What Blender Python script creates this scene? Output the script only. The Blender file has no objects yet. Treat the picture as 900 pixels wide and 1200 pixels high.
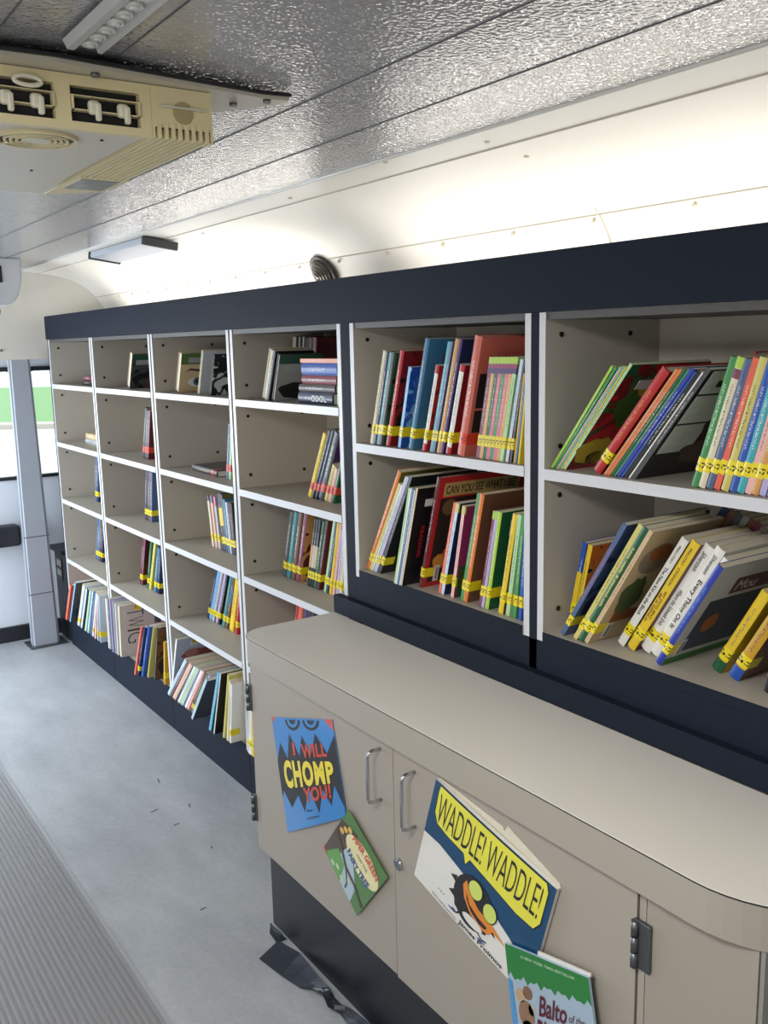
import bpy, bmesh, math, random
from mathutils import Vector, Matrix, Euler
random.seed(7)
SC = bpy.context.scene
C = bpy.data.collections.new('bookmobile'); SC.collection.children.link(C)
R = math.radians
H = 1.62                       # eye height
# ------------------------------------------------------------------ camera
YAW, PIT, ROLL, FPX = R(34.3935), R(10.2467), R(-1.2541), 1094.85
Fv = Vector((math.sin(YAW)*math.cos(PIT), math.cos(YAW)*math.cos(PIT), -math.sin(PIT)))
Rv = Vector((math.cos(YAW), -math.sin(YAW), 0)); Uv = Rv.cross(Fv)
c, s = math.cos(ROLL), math.sin(ROLL)
R2 = c*Rv + s*Uv; U2 = -s*Rv + c*Uv
cd = bpy.data.cameras.new('camera'); cam = bpy.data.objects.new('camera', cd); C.objects.link(cam)
M = Matrix.Identity(4)
for i in range(3):
    M[i][0] = R2[i]; M[i][1] = U2[i]; M[i][2] = -Fv[i]
M[2][3] = H
cam.matrix_world = M
cd.sensor_fit = 'HORIZONTAL'; cd.sensor_width = 36; cd.lens = FPX/900*36; cd.clip_start = .02; cd.clip_end = 400
SC.camera = cam
# ------------------------------------------------------------------ world, light, exposure
w = bpy.data.worlds.new('sky'); SC.world = w; w.use_nodes = True
w.node_tree.nodes['Background'].inputs[0].default_value = (.86, .93, 1, 1)
w.node_tree.nodes['Background'].inputs[1].default_value = 2.6
SC.view_settings.view_transform = 'Standard'; SC.view_settings.look = 'None'
SC.view_settings.gamma = 1; SC.view_settings.use_curve_mapping = False
SC.view_settings.exposure = 0.0

def area(name, loc, direction, sx, sy, power, col=(1, 1, 1), spread=180):
    l = bpy.data.lights.new(name, 'AREA'); l.shape = 'RECTANGLE'; l.size = sx; l.size_y = sy
    l.energy = power; l.color = col; l.spread = R(spread)
    o = bpy.data.objects.new(name, l); C.objects.link(o); o.location = loc
    o.rotation_euler = Vector(direction).to_track_quat('-Z', 'Y').to_euler()
    return o
# soft fill at unseen side windows, turned along the aisle for the far bookcases
for y0, y1 in ((-.1, .75), (1.15, 2.15), (2.6, 3.6)):
    area('window_daylight', (-.93, (y0+y1)/2, 1.23), (1, 1.1, .02), y1-y0, .26, 2.7, (1, .97, .93), 120)
# light added at an unseen entrance opening to brighten the far end
area('entrance_daylight', (-.95, 4.55, .95), (1, .35, -.22), 1.0, 1.5, 46, (.80, .90, 1), 150)
# fill added to brighten the worktop, under a made-up roof hatch over the aisle
area('roof_hatch_daylight', (-.10, .70, 2.035), (.25, .12, -1), .62, .5, 38, (1, .98, .95), 160)
# lamps lying on top of the bookcases behind the fascia, washing the cove and grazing the ceiling
for y0, y1, pw_ in ((.75, 2.33, 3.1), (2.75, 4.85, 4.3)):
    area('cove_lamp_light', (1.60, (y0+y1)/2, 1.738), (0, 0, 1), .07, y1-y0, pw_, (1, .965, .91), 180).rotation_euler = (math.pi, R(6), 0)
# daylight through the windscreen at the far end
area('windscreen_daylight', (-.2, 5.62, 1.3), (.18, -1, -.45), 1.15, 1.1, 44, (.80, .89, 1), 150)
area('rear_door_daylight', (.1, -1.45, 1.3), (.1, 1, -.05), 1.0, .8, 1.2, (1, .97, .93), 160)  # weak added fill in front of the closed back wall

# ------------------------------------------------------------------ materials
def lin(h):
    h = h.lstrip('#'); v = [int(h[i:i+2], 16)/255 for i in (0, 2, 4)]
    return tuple(x/12.92 if x <= .04045 else ((x+.055)/1.055)**2.4 for x in v) + (1,)
_m = {}
def mat(name, col, rough=.5, metal=0, spec=.5, noise=0, nscale=8, bump=0, bscale=200, coat=0):
    if name in _m: return _m[name]
    m = bpy.data.materials.new(name); m.use_nodes = True; nt = m.node_tree; b = nt.nodes['Principled BSDF']
    cl = lin(col) if isinstance(col, str) else col
    b.inputs['Base Color'].default_value = cl; b.inputs['Roughness'].default_value = rough
    b.inputs['Metallic'].default_value = metal; b.inputs['Specular IOR Level'].default_value = spec
    b.inputs['Coat Weight'].default_value = coat
    if noise or bump:
        tc = nt.nodes.new('ShaderNodeTexCoord')
    if noise:
        n = nt.nodes.new('ShaderNodeTexNoise'); n.inputs['Scale'].default_value = nscale; n.inputs['Detail'].default_value = 5
        nt.links.new(tc.outputs['Object'], n.inputs['Vector'])
        r = nt.nodes.new('ShaderNodeMapRange'); r.inputs[3].default_value = 1-noise; r.inputs[4].default_value = 1+noise
        nt.links.new(n.outputs['Fac'], r.inputs[0])
        v = nt.nodes.new('ShaderNodeVectorMath'); v.operation = 'SCALE'; v.inputs[0].default_value = cl[:3]
        nt.links.new(r.outputs[0], v.inputs['Scale']); nt.links.new(v.outputs[0], b.inputs['Base Color'])
    if bump:
        n = nt.nodes.new('ShaderNodeTexNoise'); n.inputs['Scale'].default_value = bscale; n.inputs['Detail'].default_value = 2
        nt.links.new(tc.outputs['Object'], n.inputs['Vector'])
        bp = nt.nodes.new('ShaderNodeBump'); bp.inputs['Strength'].default_value = bump; bp.inputs['Distance'].default_value = .002
        nt.links.new(n.outputs['Fac'], bp.inputs['Height']); nt.links.new(bp.outputs[0], b.inputs['Normal'])
    _m[name] = m
    return m

def ramp_mat(name, cols, rough=.35, scale=3.5, sharp=True):
    """blotchy printed artwork: several colours in noise patches"""
    if name in _m: return _m[name]
    m = bpy.data.materials.new(name); m.use_nodes = True; nt = m.node_tree; b = nt.nodes['Principled BSDF']
    b.inputs['Roughness'].default_value = rough
    tc = nt.nodes.new('ShaderNodeTexCoord'); n = nt.nodes.new('ShaderNodeTexNoise')
    n.inputs['Scale'].default_value = scale; n.inputs['Detail'].default_value = 3; n.inputs['Distortion'].default_value = 1.2
    nt.links.new(tc.outputs['Generated'], n.inputs['Vector'])
    r = nt.nodes.new('ShaderNodeValToRGB'); r.color_ramp.interpolation = 'CONSTANT' if sharp else 'LINEAR'
    e = r.color_ramp.elements; k = len(cols)
    pos = [0] + [.46 + .13*i/max(1, k-2) for i in range(k-1)]
    e[0].position = 0; e[0].color = lin(cols[0]); e[1].position = pos[1]; e[1].color = lin(cols[1])
    for i in range(2, k):
        x = e.new(pos[i]); x.color = lin(cols[i])
    nt.links.new(n.outputs['Fac'], r.inputs[0]); nt.links.new(r.outputs[0], b.inputs['Base Color'])
    _m[name] = m
    return m

def spine_mat(col, acc):
    """plain spine with a run of small unreadable lettering down its middle"""
    name = 'spine_%s_%s' % (col, acc)
    if name in _m: return _m[name]
    m = bpy.data.materials.new(name); m.use_nodes = True; nt = m.node_tree; b = nt.nodes['Principled BSDF']
    b.inputs['Roughness'].default_value = .38
    L = nt.links.new; N = nt.nodes.new
    tc = N('ShaderNodeTexCoord'); sp = N('ShaderNodeSeparateXYZ'); L(tc.outputs['Generated'], sp.inputs[0])
    cb = N('ShaderNodeCombineXYZ'); 
    a = N('ShaderNodeMath'); a.operation = 'MULTIPLY'; a.inputs[1].default_value = 4.5; L(sp.outputs['Y'], a.inputs[0])
    z = N('ShaderNodeMath'); z.operation = 'MULTIPLY'; z.inputs[1].default_value = 115; L(sp.outputs['Z'], z.inputs[0])
    L(a.outputs[0], cb.inputs[1]); L(z.outputs[0], cb.inputs[2])
    n = N('ShaderNodeTexNoise'); n.inputs['Scale'].default_value = 1; n.inputs['Detail'].default_value = 1; L(cb.outputs[0], n.inputs['Vector'])
    g = N('ShaderNodeMath'); g.operation = 'GREATER_THAN'; g.inputs[1].default_value = .545; L(n.outputs['Fac'], g.inputs[0])
    # |y-.5| < .22 and .3 < z < .8
    y1 = N('ShaderNodeMath'); y1.operation = 'COMPARE'; y1.inputs[1].default_value = .5; y1.inputs[2].default_value = .15; L(sp.outputs['Y'], y1.inputs[0])
    z1 = N('ShaderNodeMath'); z1.operation = 'COMPARE'; z1.inputs[1].default_value = .56; z1.inputs[2].default_value = .24; L(sp.outputs['Z'], z1.inputs[0])
    p = N('ShaderNodeMath'); p.operation = 'MULTIPLY'; L(y1.outputs[0], p.inputs[0]); L(z1.outputs[0], p.inputs[1])
    q = N('ShaderNodeMath'); q.operation = 'MULTIPLY'; L(p.outputs[0], q.inputs[0]); L(g.outputs[0], q.inputs[1])
    mx = N('ShaderNodeMix'); mx.data_type = 'RGBA'; mx.inputs[6].default_value = lin(PAL[col]); mx.inputs[7].default_value = lin(PAL.get(acc, acc))
    L(q.outputs[0], mx.inputs[0]); L(mx.outputs[2], b.inputs['Base Color'])
    _m[name] = m
    return m

PAL = {'cream': '#d9d0b4', 'white': '#e6e4dd', 'navy': '#1f2a4d', 'teal': '#2f7f86', 'black': '#17181b', 'red': '#b3262a', 'dark red': '#7c1d22',
 'sky blue': '#6fa8d6', 'steel blue': '#3d7396', 'slate blue': '#4c5f86', 'orange': '#d9772c', 'tan': '#cf9a56', 'purple': '#4b2c66', 'salmon': '#c9695a', 'pink': '#cf6d86',
 'green': '#3d8b4a', 'pale green': '#a9cf9a', 'lime': '#a7c843', 'dark green': '#1e5a38', 'yellow': '#e3c32c', 'mustard': '#c99a22', 'blue': '#2450a8', 'royal blue': '#2b3aa0',
 'magenta': '#8f2a5a', 'lavender': '#b3a8d0', 'grey': '#8c8b88', 'dark grey': '#46474a', 'brown': '#6a4634', 'dark brown': '#3a2a24', 'plum': '#7a3a52', 'khaki': '#c9bf6a',
 'olive': '#6c6a2c', 'beige': '#c8b08a', 'coral': '#e0664f', 'pale blue': '#bcd3e2', 'turquoise': '#3aa3b0', 'maroon': '#5c2029', 'rose': '#e6b3ae', 'silver': '#b8bcc0', 'parchment': '#c6c9c4'}

laminate = mat('beige_laminate', '#b9ae99', .42, noise=.03, nscale=3)
inner = mat('shelf_interior', '#b5aea3', .5, noise=.03, nscale=5)
edge = mat('white_edge_band', '#cdced2', .35)
navy = mat('navy_laminate', '#1e2430', .55, spec=.08, noise=.05, nscale=4)
blackm = mat('black_matte', '#17191f', .45)
toe = mat('black_toe_vinyl', '#14171f', .4)
cream_wall = mat('cream_painted_metal', '#ece8df', .38, noise=.015, nscale=3)
grey_wall = mat('pale_grey_panel', '#d6dbe3', .4, noise=.02, nscale=4)
chrome = mat('chrome', '#c9ccd0', .12, metal=1)
steel = mat('dull_steel', '#6f7275', .38, metal=.9)
paper = mat('page_paper', '#ded6c0', .8, bump=.3, bscale=500)
ywl = None
dark_screw = mat('dark_screw', '#2a2622', .4, metal=.5)
seam_dark = mat('dark_seam', '#57575a', .6)

# ------------------------------------------------------------------ mesh helpers
def link_mesh(name, bm, mats, parent=None, smooth=False):
    bmesh.ops.recalc_face_normals(bm, faces=bm.faces[:])
    me = bpy.data.meshes.new(name); bm.to_mesh(me); bm.free()
    for m in (mats if isinstance(mats, (list, tuple)) else [mats]): me.materials.append(m)
    if smooth:
        for p in me.polygons: p.use_smooth = True
    o = bpy.data.objects.new(name, me); C.objects.link(o)
    if parent: o.parent = parent
    return o
def tag(o, label=None, cat=None, group=None, kind=None):
    if label: o['label'] = label
    if cat: o['category'] = cat
    if group: o['group'] = group
    if kind: o['kind'] = kind
    return o
def empty(name, loc=(0, 0, 0), rot=(0, 0, 0)):
    o = bpy.data.objects.new(name, None); C.objects.link(o); o.location = loc; o.rotation_euler = rot
    o.empty_display_size = .05
    return o
def box(bm, a, b, mi=0, bev=0, M=None):
    x0, y0, z0 = a; x1, y1, z1 = b
    vs = [bm.verts.new((x, y, z)) for x in (x0, x1) for y in (y0, y1) for z in (z0, z1)]
    fs = []
    for idx in ((0, 1, 3, 2), (4, 6, 7, 5), (0, 4, 5, 1), (2, 3, 7, 6), (0, 2, 6, 4), (1, 5, 7, 3)):
        f = bm.faces.new([vs[i] for i in idx]); f.material_index = mi; fs.append(f)
    if bev:
        es = list({e for f in fs for e in f.edges})
        r = bmesh.ops.bevel(bm, geom=es, offset=bev, segments=2, affect='EDGES', profile=.5)
        for f in r['faces']: f.material_index = mi
        vs = list({v for f in r['faces'] for v in f.verts} | {v for v in vs if v.is_valid})
    if M:
        bmesh.ops.transform(bm, matrix=M, verts=vs)
    return vs
def prism(bm, pts, z0, z1, axis='z', mi=0):
    def P(a, b, k):
        return {'z': (a, b, k), 'x': (k, a, b), 'y': (a, k, b)}[axis]
    lo = [bm.verts.new(P(a, b, z0)) for a, b in pts]; hi = [bm.verts.new(P(a, b, z1)) for a, b in pts]
    n = len(pts)
    f = bm.faces.new(lo[::-1]); f.material_index = mi; f = bm.faces.new(hi); f.material_index = mi
    for i in range(n):
        f = bm.faces.new((lo[i], lo[(i+1) % n], hi[(i+1) % n], hi[i])); f.material_index = mi
def cyl(bm, p, q, r, n=12, mi=0, r2=None):
    p = Vector(p); q = Vector(q); d = (q-p).normalized(); u = d.orthogonal().normalized(); v = d.cross(u)
    r2 = r if r2 is None else r2
    A = [bm.verts.new(p+r*(u*math.cos(t)+v*math.sin(t))) for t in [2*math.pi*i/n for i in range(n)]]
    B = [bm.verts.new(q+r2*(u*math.cos(t)+v*math.sin(t))) for t in [2*math.pi*i/n for i in range(n)]]
    bm.faces.new(A[::-1]).material_index = mi; bm.faces.new(B).material_index = mi
    for i in range(n):
        f = bm.faces.new((A[i], A[(i+1) % n], B[(i+1) % n], B[i])); f.material_index = mi; f.smooth = True
def tube(bm, pts, r, n=10, mi=0):
    pts = [Vector(p) for p in pts]; rings = []
    ref = Vector((0, 0, 1))
    for i, p in enumerate(pts):
        d = (pts[min(i+1, len(pts)-1)]-pts[max(i-1, 0)]).normalized()
        u = d.cross(ref)
        if u.length < .1: u = d.cross(Vector((0, 1, 0)))
        u.normalize(); v = d.cross(u)
        rings.append([bm.verts.new(p+r*(u*math.cos(2*math.pi*k/n)+v*math.sin(2*math.pi*k/n))) for k in range(n)])
    for a, b in zip(rings, rings[1:]):
        for k in range(n):
            f = bm.faces.new((a[k], a[(k+1) % n], b[(k+1) % n], b[k])); f.smooth = True; f.material_index = mi
    bm.faces.new(rings[0][::-1]); bm.faces.new(rings[-1])
def ring(bm, cx, cy, z, r, w, h, n=40, mi=0):
    """flat annulus with thickness, axis z"""
    V = []
    for i in range(n):
        t = 2*math.pi*i/n; cs, sn = math.cos(t), math.sin(t)
        V.append([bm.verts.new((cx+q*cs, cy+q*sn, zz)) for q, zz in ((r-w, z), (r, z), (r, z-h), (r-w, z-h))])
    for i in range(n):
        a, b = V[i], V[(i+1) % n]
        for k in range(4):
            bm.faces.new((a[k], a[(k+1) % 4], b[(k+1) % 4], b[k])).material_index = mi
def rounded(x0, y0, x1, y1, rad, n=6):
    """outline of a rectangle; rad = radii at (x0,y0),(x1,y0),(x1,y1),(x0,y1)"""
    P = []
    for (cx, cy, sx, sy, a0), r in zip(((x0, y0, 1, 1, 180), (x1, y0, -1, 1, 270), (x1, y1, -1, -1, 0), (x0, y1, 1, -1, 90)), rad):
        if r <= 0: P.append((cx, cy)); continue
        ox, oy = cx+sx*r, cy+sy*r
        for i in range(n+1):
            t = R(a0+90*i/n); P.append((ox+r*math.cos(t), oy+r*math.sin(t)))
    return P
def text_geo(txt, bold=0., shear=0., space=1.):
    """vertices and faces of a flat text, normalised to its own bounding box"""
    cu = bpy.data.curves.new('t', 'FONT'); cu.body = txt; cu.size = 1; cu.offset = bold; cu.shear = shear; cu.space_character = space
    cu.resolution_u = 3
    o = bpy.data.objects.new('t', cu); me = o.to_mesh()
    vs = [tuple(v.co[:2]) for v in me.vertices]; fs = [tuple(p.vertices) for p in me.polygons]
    o.to_mesh_clear(); bpy.data.objects.remove(o); bpy.data.curves.remove(cu)
    if not vs: return [], [], 1
    xs = [v[0] for v in vs]; ys = [v[1] for v in vs]
    x0, x1, y0, y1 = min(xs), max(xs), min(ys), max(ys)
    return [((x-x0)/(x1-x0), (y-y0)/(y1-y0)) for x, y in vs], fs, (x1-x0)/(y1-y0)

# ------------------------------------------------------------------ structure
XC = .45                                   # bus centre line
PROF = [(.45, 2.062), (.65, 2.058), (.88, 2.05), (1.091, 2.04), (1.284, 2.031), (1.379, 2.02), (1.43, 2.014), (1.50, 2.002), (1.56, 1.985),
        (1.60, 1.967), (1.64, 1.942), (1.67, 1.915), (1.70, 1.882), (1.72, 1.85), (1.74, 1.80), (1.752, 1.74), (1.758, 1.66), (1.76, 1.55)]
def zc(x):
    x = XC+abs(x-XC)
    for (a, za), (b, zb) in zip(PROF, PROF[1:]):
        if a <= x <= b: return za+(zb-za)*(x-a)/(b-a)
    return 1.55
def sweep(bm, pts, y0, y1, th=.02, mi=0, smooth=True, ny=1):
    rows = []
    for k in range(ny+1):
        y = y0+(y1-y0)*k/ny
        rows.append([bm.verts.new((x, y, z)) for x, z in pts])
    for a, b in zip(rows, rows[1:]):
        for i in range(len(pts)-1):
            f = bm.faces.new((a[i], a[i+1], b[i+1], b[i])); f.smooth = smooth; f.material_index = mi
    return rows
Y0, Y1 = -1.5, 5.47

def ceiling_material():
    m = bpy.data.materials.new('stippled_ceiling_metal'); m.use_nodes = True; nt = m.node_tree; b = nt.nodes['Principled BSDF']
    L = nt.links.new; N = nt.nodes.new
    b.inputs['Base Color'].default_value = lin('#b4b4b6'); b.inputs['Metallic'].default_value = .3; b.inputs['Roughness'].default_value = .13; b.inputs['Specular IOR Level'].default_value = .9
    b.inputs['Coat Weight'].default_value = .35; b.inputs['Coat Roughness'].default_value = .1
    tc = N('ShaderNodeTexCoord')
    n1 = N('ShaderNodeTexVoronoi'); n1.feature = 'SMOOTH_F1'; n1.inputs['Scale'].default_value = 150; L(tc.outputs['Object'], n1.inputs['Vector'])
    n2 = N('ShaderNodeTexNoise'); n2.inputs['Scale'].default_value = 2.2; n2.inputs['Detail'].default_value = 2; L(tc.outputs['Object'], n2.inputs['Vector'])
    bp = N('ShaderNodeBump'); bp.inputs['Strength'].default_value = .55; bp.inputs['Distance'].default_value = .0022
    L(n1.outputs['Distance'], bp.inputs['Height'])
    b2 = N('ShaderNodeBump'); b2.inputs['Strength'].default_value = .04; b2.inputs['Distance'].default_value = .05
    L(n2.outputs['Fac'], b2.inputs['Height']); L(bp.outputs[0], b2.inputs['Normal'])
    L(b2.outputs[0], b.inputs['Normal']); L(b2.outputs[0], b.inputs['Coat Normal'])
    return m
ceil_m = ceiling_material()
bm = bmesh.new()
mid = [p for p in PROF if p[0] <= 1.285]
sweep(bm, [(2*XC-x, z) for x, z in mid[::-1]]+mid[1:], Y0, Y1, smooth=True)
ceil = tag(link_mesh('ceiling', bm, ceil_m), kind='structure')
bm = bmesh.new()
for x in (.541, .903, 1.091):
    for xx in (x, 2*XC-x):
        box(bm, (xx-.0010, Y0, zc(x)-.0015), (xx+.0010, Y1, zc(x)+.004))
link_mesh('panel_seam', bm, seam_dark, ceil)
bm = bmesh.new()
for xx in (1.275, 2*XC-1.275):
    cyl(bm, (xx, Y0, zc(1.275)), (xx, Y1, zc(1.275)), .005, 10)
link_mesh('bead', bm, mat('bright_bead', '#d8d6d0', .3), ceil)
# smooth cove and wall above and behind the shelves, both sides
for side, nm in ((1, 'wall_right'), (-1, 'wall_left')):
    pts = [p for p in PROF if p[0] >= 1.284]
    if side == 1: pts = pts+[(1.76, 0)]
    pp = [(XC+side*(x-XC), z) for x, z in pts]
    bm = bmesh.new()
    if side == 1:
        sweep(bm, pp, Y0, Y1)
    else:
        pts = [p for p in PROF if p[0] >= 1.284 and p[1] > 1.72]+[(1.76, 1.72)]
        sweep(bm, [(2*XC-x, z) for x, z in pts], Y0, Y1)
        box(bm, (-.88, Y0, 0), (-.86, 4.05, 1.10)); box(bm, (-.88, Y0, 1.36), (-.86, 4.05, 1.72)); box(bm, (-.88, 5.05, 0), (-.86, Y1, 1.72))
        ys = [Y0, -.1, .75, 1.15, 2.15, 2.6, 3.6, 4.05]
        for k in range(0, len(ys), 2): box(bm, (-.88, ys[k], 1.10), (-.86, ys[k+1], 1.36))
    wl = tag(link_mesh(nm, bm, cream_wall), kind='structure')
    if side == 1:
        wall_r = wl
ridge = mat('cove_lap_joint', '#b9b1a0', .5)
bm = bmesh.new()
box(bm, (1.376, Y0, 2.017), (1.3785, Y1, 2.0205)); link_mesh('lap_joint', bm, ridge, wall_r)
bm = bmesh.new(); box(bm, (1.681, Y0, 1.899), (1.684, Y1, 1.9025)); link_mesh('lap_joint', bm, ridge, wall_r)
rm = mat('rivet_paint', '#cfc6b3', .3)
y = .55
def ray(px, py):
    return Fv+R2*((px-450)/FPX)-U2*((py-600)/FPX)
def onX(px, py, X):
    r = ray(px, py); return r*(X/r.x)+Vector((0, 0, H))
for px in (815, 697, 602, 520, 455, 398, 352, 312, 277, 247, 220, 196, 175, 156, 140):
    r = ray(px, 0); y = onX(px, 303-(px-400)*.162, 1.69).y
    bm = bmesh.new(); cyl(bm, (1.688, y, 1.889), (1.683, y, 1.886), .0055, 12); cyl(bm, (1.683, y, 1.886), (1.681, y, 1.885), .003, 8)
    link_mesh('rivet', bm, rm, wall_r)
for px, py, X in ((617, 183, 1.42), (571, 166, 1.40), (452, 190, 1.0), (340, 232, 1.42), (238, 273, 1.45)):
    r = ray(px, py)
    v = r*(X/r.x); 
    # slide along the ray until it meets the ceiling profile
    k = min((abs(zc(r.x*t)-H-r.z*t), t) for t in [i*.01 for i in range(20, 900)] if r.x*t < 1.7)[1]
    p = r*k; bm = bmesh.new(); cyl(bm, (p.x, p.y, p.z+H+.002), (p.x, p.y, p.z+H-.003), .006, 12)
    link_mesh('rivet', bm, rm, ceil)
# cross seams over the cove
for px, py in ((708, 262), (308, 325), (208, 338)):
    yy = onX(px, py, 1.70).y
    bm = bmesh.new(); pts = [(x-.002, z-.002) for x, z in PROF if 1.66 <= x <= 1.76]
    sweep(bm, pts, yy-.002, yy+.002); link_mesh('panel_seam', bm, ridge, wall_r)

bm = bmesh.new()
for a_, b_ in (((-.38, .36, 2.035), (-.34, 1.04, 2.07)), ((.14, .36, 2.035), (.18, 1.04, 2.07)), ((-.34, .36, 2.035), (.14, .40, 2.07)), ((-.34, 1.0, 2.035), (.14, 1.04, 2.07))): box(bm, a_, b_)
added_hatch = tag(link_mesh('window_3', bm, mat('hatch_frame', '#c9c7c0', .4)), kind='structure')  # made-up hatch, there only to carry the added worktop fill
bm = bmesh.new(); box(bm, (-.34, .40, 2.045), (.14, 1.0, 2.05)); link_mesh('pane', bm, mat('hatch_pane', '#e6e6e2', .5), added_hatch)
# floor
fm = bpy.data.materials.new('grey_vinyl_floor'); fm.use_nodes = True
nt = fm.node_tree; b = nt.nodes['Principled BSDF']; b.inputs['Roughness'].default_value = .42
tc = nt.nodes.new('ShaderNodeTexCoord')
n = nt.nodes.new('ShaderNodeTexNoise'); n.inputs['Scale'].default_value = 5; n.inputs['Detail'].default_value = 8; n.inputs['Roughness'].default_value = .65
n2 = nt.nodes.new('ShaderNodeTexNoise'); n2.inputs['Scale'].default_value = 60; n2.inputs['Detail'].default_value = 3
mp = nt.nodes.new('ShaderNodeMapping'); mp.inputs['Scale'].default_value = (1, .45, 1)
nt.links.new(tc.outputs['Object'], mp.inputs[0]); nt.links.new(mp.outputs[0], n.inputs['Vector']); nt.links.new(tc.outputs['Object'], n2.inputs['Vector'])
ad = nt.nodes.new('ShaderNodeMath'); ad.operation = 'MULTIPLY_ADD'; ad.inputs[1].default_value = .3
nt.links.new(n2.outputs['Fac'], ad.inputs[0]); nt.links.new(n.outputs['Fac'], ad.inputs[2])
rp = nt.nodes.new('ShaderNodeValToRGB'); rp.color_ramp.elements[0].position = .45; rp.color_ramp.elements[0].color = lin('#989b9f')
rp.color_ramp.elements[1].position = .85; rp.color_ramp.elements[1].color = lin('#b3b6b9')
nt.links.new(ad.outputs[0], rp.inputs[0]); nt.links.new(rp.outputs[0], b.inputs['Base Color'])
bm = bmesh.new(); box(bm, (-.88, Y0, -.03), (1.78, Y1, 0)); floor = tag(link_mesh('floor', bm, fm), kind='structure')
bm = bmesh.new(); N = 34; X0, X1 = .14, .68; p = (X1-X0)/N
pts = []
for i in range(N):
    x = X0+i*p; pts += [(x, .001), (x+p*.30, .001), (x+p*.38, .0055), (x+p*.92, .0055)]
pts += [(X1, .001)]
sweep(bm, pts, Y0+.1, 5.3, smooth=False)
tag(link_mesh('ribbed_mat', bm, mat('ribbed_rubber', '#8d8c8d', .45)), 'long grey ribbed rubber runner down the aisle floor', 'floor mat')
bm = bmesh.new(); box(bm, (.68, Y0, 0), (.692, 5.3, .003)); link_mesh('aisle_strip', bm, mat('strip', '#a3a6a9', .3), floor)
for px, py, a, l in ((181, 950, .3, .03), (248, 993, 1.2, .015), (238, 1065, .2, .02), (186, 915, 1.4, .035), (222, 944, 1.3, .03), (207, 966, .1, .02)):
    r = ray(px, py); q = r*(-H/r.z); bm = bmesh.new()
    box(bm, (-l/2, -.0022, 0), (l/2, .0022, .0008), M=Matrix.Translation((q.x, q.y, .0001)) @ Matrix.Rotation(a, 4, 'Z'))
    link_mesh('scuff_mark', bm, mat('scuff', '#55565a', .6), floor)

# end wall with two windows, bulkhead above, black base
bm = bmesh.new()
zx = [(.936, .936)]
W1 = (.45, 1.262); W2 = (1.335, 1.72); WZ = (.93, 1.515)
yb0, yb1 = 5.42, 5.47
box(bm, (-.88, yb0, 0), (1.78, yb1, .75)) if False else None
box(bm, (.35, yb0, 0), (1.78, yb1, WZ[0])); box(bm, (.35, yb0, WZ[1]), (1.78, yb1, 2.06))
box(bm, (.35, yb0, WZ[0]), (W1[0], yb1, WZ[1])); box(bm, (W1[1], yb0, WZ[0]), (W2[0], yb1, WZ[1])); box(bm, (W2[1], yb0, WZ[0]), (1.78, yb1, WZ[1]))
box(bm, (-.88, yb0, 0), (.35, yb1, .75)); box(bm, (-.88, yb0, 1.9), (.35, yb1, 2.06))
end = tag(link_mesh('wall_far', bm, grey_wall), kind='structure')
# bulkhead follows the arched ceiling
bm = bmesh.new(); pts = [(XC-.9+.0, 1.575)]+[(1.758, 1.575)]+[(x, z-.001) for x, z in PROF[::-1] if z > 1.6]+[(-.45, 2.05)]
pts[0] = (-.45, 1.575)
prism(bm, pts, 5.20, 5.41, 'y'); bulk = tag(link_mesh('trim_1', bm, mat('bulkhead_cream', '#d5d0c6', .45, noise=.02)), kind='structure')
bm = bmesh.new(); cyl(bm, (1.165, 5.2, 1.625), (1.165, 5.195, 1.625), .006, 12); link_mesh('rivet', bm, steel, bulk)
bm = bmesh.new(); cyl(bm, (1.150, 5.2, 1.94), (1.150, 5.195, 1.94), .006, 12); link_mesh('rivet', bm, steel, bulk)
rub = mat('black_rubber', '#1b1e24', .5)
glass = bpy.data.materials.new('window_glass'); glass.use_nodes = True; nt = glass.node_tree
nt.nodes.remove(nt.nodes['Principled BSDF']); g = nt.nodes.new('ShaderNodeBsdfGlossy'); g.inputs['Roughness'].default_value = .02
t = nt.nodes.new('ShaderNodeBsdfTransparent'); t.inputs[0].default_value = (.95, .98, .98, 1); mx = nt.nodes.new('ShaderNodeMixShader')
mx.inputs[0].default_value = .05
nt.links.new(t.outputs[0], mx.inputs[1]); nt.links.new(g.outputs[0], mx.inputs[2]); nt.links.new(mx.outputs[0], nt.nodes['Material Output'].inputs[0])
for i, W in enumerate((W1, W2)):
    bm = bmesh.new(); yf = 5.405
    o_ = rounded(W[0]-.012, WZ[0]-.015, W[1]+.012, WZ[1]+.02, [.03]*4); n_ = rounded(W[0]+.006, WZ[0]+.004, W[1]-.006, WZ[1]-.004, [.03]*4)
    A = [[bm.verts.new((x, y, z)) for x, z in P_] for y in (yf, 5.44) for P_ in (o_, n_)]
    k = len(o_)
    for q in range(k):
        j = (q+1) % k
        bm.faces.new((A[0][q], A[0][j], A[1][j], A[1][q])); bm.faces.new((A[2][q], A[3][q], A[3][j], A[2][j]))
        bm.faces.new((A[0][q], A[2][q], A[2][j], A[0][j])); bm.faces.new((A[1][q], A[1][j], A[3][j], A[3][q]))
    wo = tag(link_mesh('window_%d' % (i+1), bm, rub), kind='structure')
    bm = bmesh.new(); prism(bm, n_, 5.425, 5.429, 'y'); link_mesh('pane', bm, glass, wo)
bm = bmesh.new(); box(bm, (.35, 5.395, 0), (1.78, 5.42, .085)); tag(link_mesh('baseboard_far', bm, rub), kind='structure')
bm = bmesh.new(); box(bm, (-.88, Y0-.02, 0), (1.78, Y0, 2.06)); tag(link_mesh('wall_back', bm, cream_wall), kind='structure')
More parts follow.
